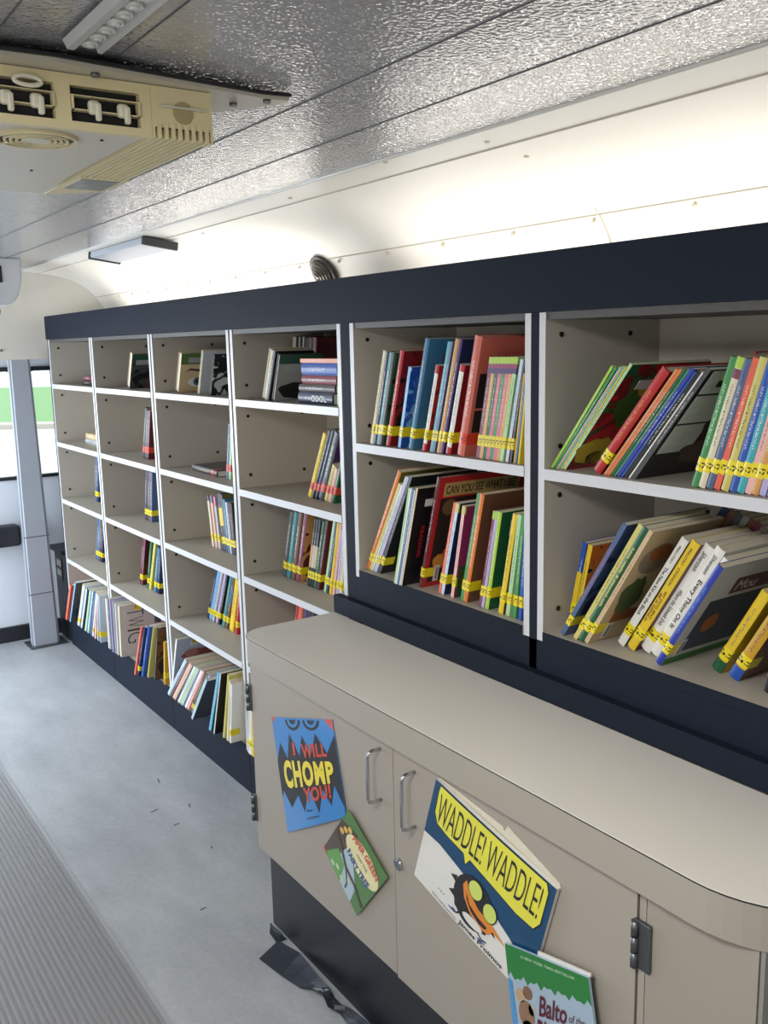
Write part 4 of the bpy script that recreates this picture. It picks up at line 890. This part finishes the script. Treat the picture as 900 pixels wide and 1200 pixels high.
# ---- covers taped on the doors
def lerp2(q, u, v):
    TL, TR, BR, BL = q
    y = (TL[0]*(1-u)+TR[0]*u)*v+(BL[0]*(1-u)+BR[0]*u)*(1-v); z = (TL[1]*(1-u)+TR[1]*u)*v+(BL[1]*(1-u)+BR[1]*u)*(1-v)
    return y, z
class Sheet:
    """a printed cover taped to the door: q = corners (y, z); slight outward curl"""
    def __init__(self, name, q, label, cat, base, X=1.0745, th=.0016, curl=None, paper_edge=None):
        self.q = q; self.X = X; self.th = th; self.curl = curl or (lambda u, v: 0)
        cy = sum(p[0] for p in q)/4; cz = sum(p[1] for p in q)/4; self.L = Vector((X, cy, cz))
        self.o = empty(name, self.L); tag(self.o, label, cat, 'covers taped on the cabinet doors'); self.k = 0
        bm = bmesh.new(); N = 10
        F_ = [[bm.verts.new(self.P(i/N, j/N, 0)) for j in range(N+1)] for i in range(N+1)]
        G_ = [[bm.verts.new(self.P(i/N, j/N, -th)) for j in range(N+1)] for i in range(N+1)]
        for i in range(N):
            for j in range(N):
                bm.faces.new((F_[i][j], F_[i+1][j], F_[i+1][j+1], F_[i][j+1])); bm.faces.new((G_[i][j], G_[i][j+1], G_[i+1][j+1], G_[i+1][j]))
        for i in range(N):
            bm.faces.new((F_[i][0], G_[i][0], G_[i+1][0], F_[i+1][0])); bm.faces.new((F_[i][N], F_[i+1][N], G_[i+1][N], G_[i][N]))
            bm.faces.new((F_[0][i], F_[0][i+1], G_[0][i+1], G_[0][i])); bm.faces.new((F_[N][i], G_[N][i], G_[N][i+1], F_[N][i+1]))
        link_mesh('sheet', bm, base, self.o)
    def P(self, u, v, off):
        y, z = lerp2(self.q, u, v)
        return Vector((self.X-off-self.curl(u, v), y, z))-self.L
    def poly(self, pts, m, layer=1, name='artwork', sub=True):
        bm = bmesh.new(); vs = [bm.verts.new((u, v, 0)) for u, v in pts]; bm.faces.new(vs)
        bmesh.ops.triangulate(bm, faces=bm.faces[:])
        if sub: 
            for _ in range(2):
                le = [e for e in bm.edges if e.calc_length() > .15]
                if not le: break
                bmesh.ops.subdivide_edges(bm, edges=le, cuts=1)
            bmesh.ops.triangulate(bm, faces=bm.faces[:])
        for v in bm.verts: v.co = self.P(v.co.x, v.co.y, .00035*layer)
        return link_mesh(name, bm, m, self.o)
    def ell(self, cx, cy, rx, ry, m, layer=1, name='artwork', n=24, rot=0):
        c_, s_ = math.cos(rot), math.sin(rot)
        return self.poly([(cx+rx*math.cos(t)*c_-ry*math.sin(t)*s_, cy+rx*math.cos(t)*s_+ry*math.sin(t)*c_) for t in [2*math.pi*i/n for i in range(n)]], m, layer, name, sub=False)
    def text(self, txt, u0, u1, v0, v1, m, layer=3, bold=.01, shear=0, arc=0, slope=0, name='lettering', space=1, taper=0):
        vs, fs, _a = text_geo(txt, bold, shear, space); bm = bmesh.new(); V = []
        for a, b in vs:
            h_ = 1+taper*(a-.5)
            V.append(bm.verts.new(self.P(u0+(u1-u0)*a, v0+(v1-v0)*(.5+(b-.5)*h_)+slope*a+arc*(1-(2*a-1)**2), .00035*layer)))
        for f in fs: bm.faces.new([V[i] for i in f])
        me = bpy.data.meshes.new(name); bm.to_mesh(me); bm.free(); me.materials.append(m)
        o = bpy.data.objects.new(name, me); C.objects.link(o); o.parent = self.o
    def line(self, pts, w, m, layer=2, name='artwork'):
        for (a, b) in zip(pts, pts[1:]):
            d = Vector((b[0]-a[0], b[1]-a[1])); n_ = Vector((-d.y, d.x)).normalized()*w/2
            self.poly([(a[0]+n_.x, a[1]+n_.y), (a[0]-n_.x, a[1]-n_.y), (b[0]-n_.x, b[1]-n_.y), (b[0]+n_.x, b[1]+n_.y)], m, layer, name, sub=False)
def dq(*pp): return [on_door(*p) for p in pp]
gp = lambda n, c_, r_=.28: mat('print_'+n, c_, r_, coat=.3)
pb, pk, pr, py_, pw = gp('blue', '#2f7fc4'), gp('ink', '#15161c'), gp('vermilion', '#c8432c'), gp('lemon', '#e9d53a'), gp('paper', '#dcdad4')
curl = lambda u, v: .004*u*(1-v)+.003*math.sin(math.pi*u)
S = Sheet('book_jacket', dq((319, 840), (390, 843), (408, 957), (338, 975)), 'blue and black glossy cover lettered I WILL CHOMP YOU', 'book cover', pb, curl=curl)
def zig(n, va, vb, u0=0, u1=1): return [(u0+(u1-u0)*i/(2*n), va if i % 2 else vb) for i in range(2*n+1)]
S.poly([(0, .70)]+[(0.0, .62), (.10, .78), (.2, .63), (.29, .86), (.42, .65), (.5, .84), (.62, .66), (.72, .86), (.86, .66), (1, .84)]+[(1, .10), (.90, .34), (.82, .14), (.72, .32), (.62, .10), (.5, .36), (.38, .14), (.30, .3), (.16, .2), (.04, .36)][0:]+[(0, .30)], pk, 1)
for cx in (.38, .68):
    for rr, m_ in ((.13, pk), (.095, pb), (.055, pk)): S.poly([(cx+rr*math.cos(t), .985-abs(rr*.75*math.sin(t))) for t in [math.pi*i/14 for i in range(15)]], m_, 1 if rr > .1 else 2 if rr > .06 else 3)
S.poly([(.88, 1), (1, 1), (1, .88)], pr, 1); S.poly([(0, 1), (.08, 1), (.0, .95)], pr, 1)
S.text('I', .32, .36, .66, .78, pr, bold=.06); S.text('WILL', .47, .86, .63, .76, pr, bold=.035, space=1.1)
S.text('CHOMP', .10, .92, .38, .62, py_, bold=.05, space=1.15, taper=-.15, slope=-.03); S.text('YOU!', .40, .84, .22, .36, pr, bold=.04, space=1.1)
S.text('by', .42, .52, .13, .16, pk, bold=0); S.ell(.5, .075, .12, .012, gp('deepblue', '#1c4c80'), 1)
S = Sheet('book_jacket', dq((412, 947), (458, 1027), (421, 1072), (382, 992)), 'small green tilted paperback cover lettered Piper Green and the Fairy Tree', 'book cover', gp('leaf', '#4f7a40'), X=1.0695, curl=lambda u, v: .002*v)
# u runs along the upper right edge, v up along the left edge
S.poly([(0, .0), (.0, .75), (.35, .9), (.3, .5), (.2, .2)], gp('bark', '#4a3a30'), 1)
S.poly([(.25, .1), (.3, .55), (.5, .5), (.75, .25), (.8, 0), (.5, 0)], gp('paleblue', '#a9bfcc'), 1); S.poly([(.05, 0), (.5, .0), (.42, .28), (.2, .34)], gp('meadow', '#5f9a4a'), 2)
S.ell(.60, .68, .40, .21, gp('ovalcream', '#e2d9a8'), 2); S.text('PIPER GREEN', .30, .92, .74, .84, pr, 4, .03, arc=.035); S.text('AND THE', .48, .74, .655, .70, gp('olv', '#7a7a3a'), 4); S.text('FAIRY TREE', .34, .88, .50, .60, gp('bl2', '#274f86'), 4, .04, arc=-.03)
S.line([(.02, .52), (.25, .42), (.45, .30), (.7, .28), (.98, .18)], .05, gp('bark', '#4a3a30'), 3); S.line([(.45, .3), (.6, .15), (.62, .05)], .03, gp('bark', '#4a3a30'), 3)
for cx, cy in ((.14, .72), (.2, .8), (.1, .63)): S.ell(cx, cy, .05, .04, gp('blossom', '#d9b25a'), 3, n=10)
for cx, cy in ((.35, .12), (.5, .08), (.6, .2), (.25, .06)): S.ell(cx, cy, .05, .03, gp('pale_leaf', '#bcd6a8'), 3, n=9)
S.poly([(0, 0), (.12, 0), (0, .08)], pr, 4)
q = dq((516, 911), (658, 1040), (622, 1168), (490, 1023))
S0 = Sheet('book_pages', [q[0], (q[1][0]-.003, q[1][1]+.004), (q[1][0]+.01, q[1][1]-.02), (q[0][0]-.02, q[0][1]-.012)], 'white page edges fanned out behind the wide bird cover', 'book pages', mat('page_cream', '#cfc8b6', .6), X=1.0755, th=.0006) if False else None
S = Sheet('book_jacket', q, 'wide white and teal cover lettered WADDLE WADDLE with a black bird', 'book cover', pw, X=1.0660, th=.008, curl=lambda u, v: .002*math.sin(math.pi*u))
tealb = gp('tealblue', '#17456a')
S.poly([(0, .48), (0, 1), (1, 1), (1, .22), (.9, .25), (.8, .32), (.62, .40), (.45, .44), (.3, .47), (.15, .495)], tealb, 1)
S.poly([(.045, .93), (.05, .99), (.5, .99), (.94, .99), (.965, .93), (.965, .64), (.93, .56), (.8, .55), (.62, .58), (.47, .60), (.40, .61), (.375, .53), (.345, .615), (.2, .62), (.09, .64), (.05, .72)], pk, 2)
S.poly([(.052, .93), (.056, .982), (.5, .982), (.935, .982), (.958, .92), (.958, .65), (.925, .57), (.8, .56), (.62, .59), (.47, .61), (.405, .62), (.378, .55), (.35, .625), (.2, .63), (.095, .65), (.057, .73)], gp('lemonsoft', '#ddd84a'), 3)
S.text('WADDLE! WADDLE!', .075, .93, .66, .93, pk, 5, -.008, space=.95)
# round black bird
S.ell(.50, .30, .165, .225, pk, 3, n=30); S.poly([(.35, .24), (.37, .14), (.44, .105), (.56, .105), (.64, .15), (.66, .27)], pk, 3)
S.poly([(.34, .33), (.29, .36), (.345, .40)], pk, 3); S.poly([(.35, .20), (.30, .22), (.35, .27)], pk, 3); S.poly([(.655, .22), (.71, .20), (.66, .28)], pk, 3)
S.ell(.53, .145, .085, .04, pw, 4); 
eyem = gp('eye_green', '#c8d66a')
S.poly([(.40, .38), (.42, .44), (.47, .36), (.55, .30), (.66, .29), (.79, .22), (.68, .235), (.66, .18), (.60, .165), (.50, .20), (.43, .28)], gp('beak_orange', '#d98430'), 4)
S.poly([(.44, .34), (.48, .27), (.56, .235), (.64, .225), (.63, .195), (.58, .19), (.50, .225), (.45, .29)], pk, 5)
S.ell(.50, .43, .062, .085, pk, 5); S.ell(.50, .43, .055, .077, eyem, 6); S.ell(.635, .36, .058, .085, pk, 5); S.ell(.635, .36, .051, .077, eyem, 6)
S.line([(.42, .12), (.40, .085), (.36, .095)], .012, pk, 4); S.line([(.58, .11), (.62, .085), (.66, .10)], .012, pk, 4)
S.ell(.36, .075, .035, .008, gp('shade_blue', '#2a4f9a'), 3); S.ell(.62, .068, .035, .008, gp('shade_blue', '#2a4f9a'), 3)
S.text('. . .', .22, .28, .12, .13, pk, 4, .04); S.text('Story and pictures by', .18, .41, .02, .05, pk, 4, 0, .1, slope=-.01)
S.text('James Proimos', .43, .80, .008, .062, pk, 4, .02, .05, slope=-.0)
S = Sheet('book_jacket', dq((602, 1100), (700, 1140), (716, 1262), (616, 1240)), 'green and pale blue cover lettered Balto of the Blue Dawn', 'book cover', gp('iceblue', '#9fb3c4'), X=1.0545, th=.005)
gg = gp('forest', '#2a7a3c')
S.poly([(0, 1), (1, 1), (1, .72)]+[(1-i/24, .72+(.035 if i % 2 else -.0)+.02*math.sin(i*1.7)) for i in range(1, 24)]+[(0, .73)], gg, 1)
S.poly([(0, 0), (0, .72), (.05, .70), (.07, .3), (.08, 0)], gp('azure', '#4a90c8'), 2)
burg = gp('burgundy', '#5a1a2e')
S.text('Balto', .36, .70, .47, .66, burg, 4, .02, .35); S.text('of the', .72, .90, .50, .58, burg, 4, 0, .35); S.text('Blue Dawn', .30, .97, .24, .44, burg, 4, .02, .35)
for cx, cy, rx, ry, c_ in ((.2, .45, .10, .12, '#8a6a50'), (.14, .60, .06, .06, '#b59a78'), (.24, .64, .06, .06, '#7a5a40'), (.2, .28, .09, .12, '#6e4a34'), (.27, .50, .04, .05, '#c9b49a'), (.3, .1, .09, .09, '#5c5c60'), (.55, .08, .08, .08, '#6a6a70'), (.75, .05, .08, .07, '#3c3c42')):
    S.ell(cx, cy, rx, ry, gp('bal'+c_[1:], c_, .5), 2 if cy > .2 else 3, n=14)
S.text('Mary Pope Osborne', .36, .88, .14, .19, gp('slate_ink', '#5a6478'), 4, 0, .2); S.text('A NEW YORK TIMES BESTSELLER', .2, .85, .93, .955, gp('pale_print', '#b9d6b4'), 4)
bm = bmesh.new(); y1_, z1_ = on_door(638, 1113); y2_, z2_ = on_door(700, 1139)
prism(bm, [(y1_, z1_-.004), (y1_, z1_+.004), (y2_, z2_+.003), (y2_, z2_-.003)], 1.0598, 1.0632, 'x'); tag(link_mesh('paper_strip', bm, pw), 'white paper strip sticking out behind the green and blue cover', 'paper')
# sleeve pages behind the wide cover
bm = bmesh.new(); pts = [on_door(*p_) for p_ in ((517, 911), (590, 968), (592, 974), (596, 968), (657, 1035), (658, 1042), (560, 957), (516, 914))]
prism(bm, pts, 1.0740, 1.0760, 'x'); tag(link_mesh('page_block', bm, mat('page_cream', '#cfc8b6', .6)), 'cream page edges showing above the wide yellow lettered cover', 'paper')

# black vinyl strip curling on the floor
def ribbon(name, pts, wid, m, label, cat, up=None):
    bm = bmesh.new(); A = []
    for i, (p, wv) in enumerate(pts):
        p = Vector(p); wv = Vector(wv).normalized()*wid/2
        n_ = Vector((0, 0, 0))
        A.append((p, wv))
    rows = []
    for i, (p, wv) in enumerate(A):
        d = (A[min(i+1, len(A)-1)][0]-A[max(i-1, 0)][0]).normalized(); nn = d.cross(wv).normalized()*.0012
        rows.append([bm.verts.new(p+wv+nn), bm.verts.new(p-wv+nn), bm.verts.new(p-wv-nn), bm.verts.new(p+wv-nn)])
    for a, b in zip(rows, rows[1:]):
        for k in range(4): f = bm.faces.new((a[k], a[(k+1) % 4], b[(k+1) % 4], b[k]))
    bm.faces.new(rows[0]); bm.faces.new(rows[-1][::-1])
    o = link_mesh(name, bm, m); md = o.modifiers.new('s', 'SUBSURF'); md.levels = 2; md.render_levels = 2
    for p_ in o.data.polygons: p_.use_smooth = True
    return tag(o, label, cat)
vin = mat('black_vinyl_strip', '#2a303b', .3)
def fl(px, py, z=0):
    r = ray(px, py); q = r*((z-H)/r.z); return Vector((q.x, q.y, z))
def strip(pp, z0, z1):   # pp: pairs of pixel edges lying near the floor
    out = []
    for (ax, ay), (bx, by), za, zb in pp:
        a = fl(ax, ay, za); b = fl(bx, by, zb); out.append(((a+b)/2, a-b, (a-b).length))
    return out
def ribbon2(name, pp, m, label, cat):
    bm = bmesh.new(); rows = []
    for (ax, ay), (bx, by), za, zb in pp:
        a = fl(ax, ay, za); b = fl(bx, by, zb)
        rows.append([bm.verts.new(a+Vector((0, 0, .003))), bm.verts.new(b+Vector((0, 0, .003))), bm.verts.new(b), bm.verts.new(a)])
    for a, b in zip(rows, rows[1:]):
        for k in range(4): bm.faces.new((a[k], a[(k+1) % 4], b[(k+1) % 4], b[k]))
    bm.faces.new(rows[0]); bm.faces.new(rows[-1][::-1])
    o = link_mesh(name, bm, m); md = o.modifiers.new('s', 'SUBSURF'); md.subdivision_type = 'SIMPLE'; md.levels = 1; md.render_levels = 1
    return tag(o, label, cat)
ribbon2('vinyl_strip', [((304, 1124), (326, 1103), .001, .002), ((330, 1144), (352, 1118), .002, .006), ((352, 1158), (374, 1146), .004, .02), ((366, 1160), (386, 1158), .006, .03), ((378, 1166), (392, 1170), .03, .01), ((384, 1180), (400, 1178), .03, .02), ((398, 1188), (410, 1182), .004, .03), ((418, 1215), (440, 1205), .002, .02), ((450, 1245), (478, 1235), .002, .02)],
        vin, 'loose black vinyl strip twisting along the floor at the toe kick', 'strip')
bm = bmesh.new(); A = [((317, 1084), .055), ((317, 1095), .02), ((326, 1104), .001), ((336, 1104), .001)]
ribbon2('vinyl_tab', [((317, 1082), (330, 1094), .02, .02), ((316, 1094), (332, 1098), .008, .008), ((324, 1105), (336, 1101), .001, .001)], vin, 'small curled black vinyl flap at the corner of the toe kick', 'strip')

# ------------------------------------------------------------------ ceiling fittings
beige = mat('aged_beige_plastic', '#d9cca2', .4, noise=.03); offw = mat('offwhite_plastic', '#c9c5b8', .35)
ac = empty('air_conditioner', (.37, 1.52, 2.04)); tag(ac, 'beige ceiling air conditioner with louvred vents and ribbed side', 'air conditioner')
ZB, ZT = -.086, -.006
def acb(nm, a, b_, m, bev=0, par=None):
    bm = bmesh.new(); box(bm, a, b_, bev=bev); return link_mesh(nm, bm, m, par or ac)
# tray: housing (tapers to the rear)
bm = bmesh.new(); 
prism(bm, [(.03, ZB+.012), (.63, ZB), (.63, ZT), (.03, ZT)], -.27, .238, 'x') if False else None
A = [(-.27, .012), (.222, .012), (.222, .42), (.238, .64), (-.27, .64)]
lo = [bm.verts.new((x, y, ZB+.002)) for x, y in A]; hi = [bm.verts.new((x, y, ZT)) for x, y in A]
bm.faces.new(lo[::-1]); bm.faces.new(hi)
for i in range(5): bm.faces.new((lo[i], lo[(i+1) % 5], hi[(i+1) % 5], hi[i]))
link_mesh('housing', bm, offw, ac)
# front panel with three louvred openings
ops = [(-.155, -.045), (-.025, .080), (.104, .214)]
bm = bmesh.new(); z0v, z1v = -.074, -.022
box(bm, (-.28, -.004, ZB), (.232, .011, z0v)); box(bm, (-.28, -.004, z1v), (.232, .011, ZT))
xs = [-.28]+[v for o_ in ops for v in o_]+[.232]
for k in range(0, len(xs), 2): box(bm, (xs[k], -.004, z0v), (xs[k+1], .011, z1v))
fp = link_mesh('front_panel', bm, beige, ac)
for a, b_ in ops:
    acb('duct', (a, .0112, z0v-.002), (b_, .0118, z1v+.002), mat('duct_dark', '#14161a', .6))
    bm = bmesh.new()
    w_ = b_-a
    box(bm, (a, -.006, -.037), (b_, .008, -.0355), M=Matrix.Rotation(0, 4, 'X')); box(bm, (a, -.008, -.058), (b_, .006, -.0563))
    box(bm, (a+.001, -.008, -.058), (a+.004, .006, -.036)); box(bm, (b_-.004, -.008, -.058), (b_-.001, .006, -.036))
    lv = link_mesh('louvre', bm, beige, ac)
    for u in (.32, .74):
        bm = bmesh.new(); x = a+w_*u; box(bm, (x-.009, -.011, -.062), (x+.009, .003, -.041), bev=.005); box(bm, (x+.001, -.013, -.071), (x+.010, -.003, -.045), bev=.003)
        link_mesh('louvre_tab', bm, mat('tab_ivory', '#d8d2bf', .4), lv)
bm = bmesh.new(); pts = [(.04+.020*math.cos(t), -.012, -.026+.0065*math.sin(t)) for t in [2*math.pi*k/20 for k in range(21)]]; tube(bm, pts, .0035, 8)
link_mesh('cable_ring', bm, mat('tab_ivory', '#d8d2bf', .4), ac)
# right cheek: beige section with ribs wrapping underneath
bm = bmesh.new()
box(bm, (.2325, -.004, ZB+.018), (.338, .40, ZT)); box(bm, (.2325, -.004, ZB), (.2375, .40, ZB+.018)); box(bm, (.333, -.004, ZB+.0), (.338, .03, ZB+.018)); box(bm, (.2325, .40, ZB), (.338, .405, ZT))
A = [(.2325, .405), (.338, .405), (.335, .56), (.2325, .64)]
lo = [bm.verts.new((x, y, ZB)) for x, y in A]; hi = [bm.verts.new((x, y, ZT)) for x, y in A]
bm.faces.new(lo[::-1]); bm.faces.new(hi)
for i in range(4): bm.faces.new((lo[i], lo[(i+1) % 4], hi[(i+1) % 4], hi[i]))
ck = link_mesh('side_cheek', bm, beige, ac)
bm = bmesh.new()
for i in range(8):
    x = .2415+i*.0118; box(bm, (x, -.0029, ZB), (x+.0056, .40, ZB+.0172)); box(bm, (x, -.0065, ZB), (x+.0056, -.003, ZB+.024))
link_mesh('ribs', bm, beige, ac)
bm = bmesh.new(); box(bm, (.239, .0, ZB+.0175), (.333, .398, ZB+.0182)); link_mesh('recess', bm, mat('recess_brown', '#4a4430', .6), ac)
bm = bmesh.new(); cyl(bm, (.286, -.0045, -.043), (.286, -.0065, -.043), .017, 24); link_mesh('finger_recess', bm, mat('recess_beige', '#a3956a', .5), ac)
bm = bmesh.new(); box(bm, (.246, -.011, -.0385), (.322, -.007, -.0355)); link_mesh('catch_bar', bm, offw, ac)
# round grille underneath
bm = bmesh.new(); cx, cy = .075, .095
for rr in (.064, .050, .041, .032, .023): ring(bm, cx, cy, ZB+.002, rr, .005 if rr > .06 else .0035, .0055)
for k in range(4):
    t = math.pi/4+k*math.pi/2; cyl(bm, (cx+.02*math.cos(t), cy+.02*math.sin(t), ZB-.0015), (cx+.061*math.cos(t), cy+.061*math.sin(t), ZB-.0015), .0018, 6)
link_mesh('round_grille', bm, beige, ac)
bm = bmesh.new(); cyl(bm, (cx, cy, ZB+.0018), (cx, cy, ZB+.0008), .060, 32); link_mesh('grille_recess', bm, mat('recess_brown', '#4a4430', .6), ac)
bm = bmesh.new(); cyl(bm, (cx, cy, ZB+.0008), (cx, cy, ZB-.003), .019, 24); link_mesh('grille_cap', bm, offw, ac)
for x, y in ((.17, .06), (.14, .38), (.05, .30)):
    bm = bmesh.new(); cyl(bm, (x, y, ZB+.002), (x, y, ZB), .003, 10); link_mesh('screw', bm, dark_screw, ac)
bm = bmesh.new(); box(bm, (.245, .42, ZB-.001), (.325, .54, ZB-.0002)); link_mesh('rating_label', bm, mat('label_film', '#8f9290', .2, noise=.3, nscale=40), ac)
# mounting plate
mp_ = empty('mounting_plate', (.37, 1.47, 2.045)); tag(mp_, 'pale metal mounting plate between ceiling and air conditioner', 'plate')
bm = bmesh.new(); pts = [(-.4, .03), (.07, .0), (.43, .035), (.475, .028), (.475, .06), (.34, .25), (.33, .75), (-.4, .75)]
prism(bm, pts, -.010, -.004); pl = link_mesh('plate', bm, mat('plate_satin', '#b9b4a6', .3), mp_)
bm = bmesh.new(); prism(bm, [(x*1.006, y-.006 if y < .1 else y) for x, y in pts], -.004, .001); link_mesh('gasket', bm, blackm, mp_)  # black layer standing in for the shade in the gap above the plate
for x, y in ((.14, .03), (.44, .042), (.40, .09), (.36, .16)):
    bm = bmesh.new(); cyl(bm, (x, y, -.010), (x, y, -.015), .007, 14); link_mesh('screw', bm, steel, mp_)
# led strip light
ls = empty('strip_light', (.472, 1.43, 2.055)); tag(ls, 'narrow ceiling strip light with a row of round lenses', 'light')
bm = bmesh.new()
prism(bm, [(-.030, 0), (-.024, -.012), (-.014, -.012), (-.012, -.004), (.018, -.004), (.020, -.011), (.026, -.012), (.030, 0)], -1.8, .0, 'y')
link_mesh('channel', bm, mat('channel_white', '#b9bab9', .3), ls)
for k in range(18):
    bm = bmesh.new(); y = -.02-.036*k
    cyl(bm, (.003, y, -.004), (.003, y, -.009), .0125, 18, r2=.011); cyl(bm, (.003, y, -.009), (.003, y, -.011), .008, 14, r2=.004)
    link_mesh('lens', bm, mat('lens_clear', '#d9dad6', .15), ls)
# flat lamp in the cove
fx = empty('flat_lamp', (1.365, 3.43, 2.018), (0, R(8), 0)); tag(fx, 'flat white ceiling lamp with dark end cap above the shelves', 'light')
bm = bmesh.new(); box(bm, (-.065, .004, -.026), (.065, .62, -.001), bev=.006); link_mesh('diffuser', bm, mat('lamp_white', '#a9afb8', .35), fx)
bm = bmesh.new(); box(bm, (-.070, -.012, -.032), (.070, .004, .0), bev=.004); link_mesh('end_cap', bm, mat('cap_dark', '#3a3c40', .4), fx)
bm = bmesh.new(); box(bm, (-.070, .62, -.032), (.070, .632, .0), bev=.004); link_mesh('end_cap', bm, mat('cap_dark', '#3a3c40', .4), fx)
# unlit dome speaker on the cove, half hidden by the fascia
v = onX(380, 321, 1.700); dm = empty('dome_lamp', (v.x, v.y, v.z+.004), (0, R(58), 0)); tag(dm, 'small round dark dome lamp on the cove above the fascia', 'light')
bm = bmesh.new(); 
for k in range(6):
    a0, a1 = k*math.pi/12, (k+1)*math.pi/12
    cyl(bm, (0, 0, -.035*math.sin(a0)), (0, 0, -.035*math.sin(a1)), .055*math.cos(a0), 28, r2=max(.004, .055*math.cos(a1)))
link_mesh('lens', bm, mat('smoked_lens', '#4a463f', .15), dm)
bm = bmesh.new(); ring(bm, 0, 0, .004, .064, .012, .012); link_mesh('rim', bm, mat('rim_dark', '#26241f', .3), dm)
# white unit hanging at the far end
hu = empty('ceiling_heater', (.85, 4.6, 1.83)); tag(hu, 'white plastic unit with a dark window hung near the far bulkhead', 'heater')
bm = bmesh.new(); prism(bm, [(-.3, .0), (.24, .0), (.275, .03), (.30, .10), (.305, .215), (-.3, .215)], 0, .32, 'y')
bmesh.ops.bevel(bm, geom=bm.edges[:], offset=.008, segments=2, affect='EDGES'); link_mesh('shell', bm, mat('unit_white', '#c6cad0', .35), hu)
bm = bmesh.new(); box(bm, (-.05, -.004, .10), (.215, .002, .175), bev=.002); link_mesh('window', bm, blackm, hu)
bm = bmesh.new(); box(bm, (-.3, .0, .2165), (.27, .32, .222)); link_mesh('top_gasket', bm, blackm, hu)
bm = bmesh.new(); tube(bm, [(.19, .02, .0), (.195, .02, -.03), (.19, .02, -.045)], .004, 8); link_mesh('cable', bm, blackm, hu)
print('objects', len(bpy.data.objects), 'books', len(BOOKS))
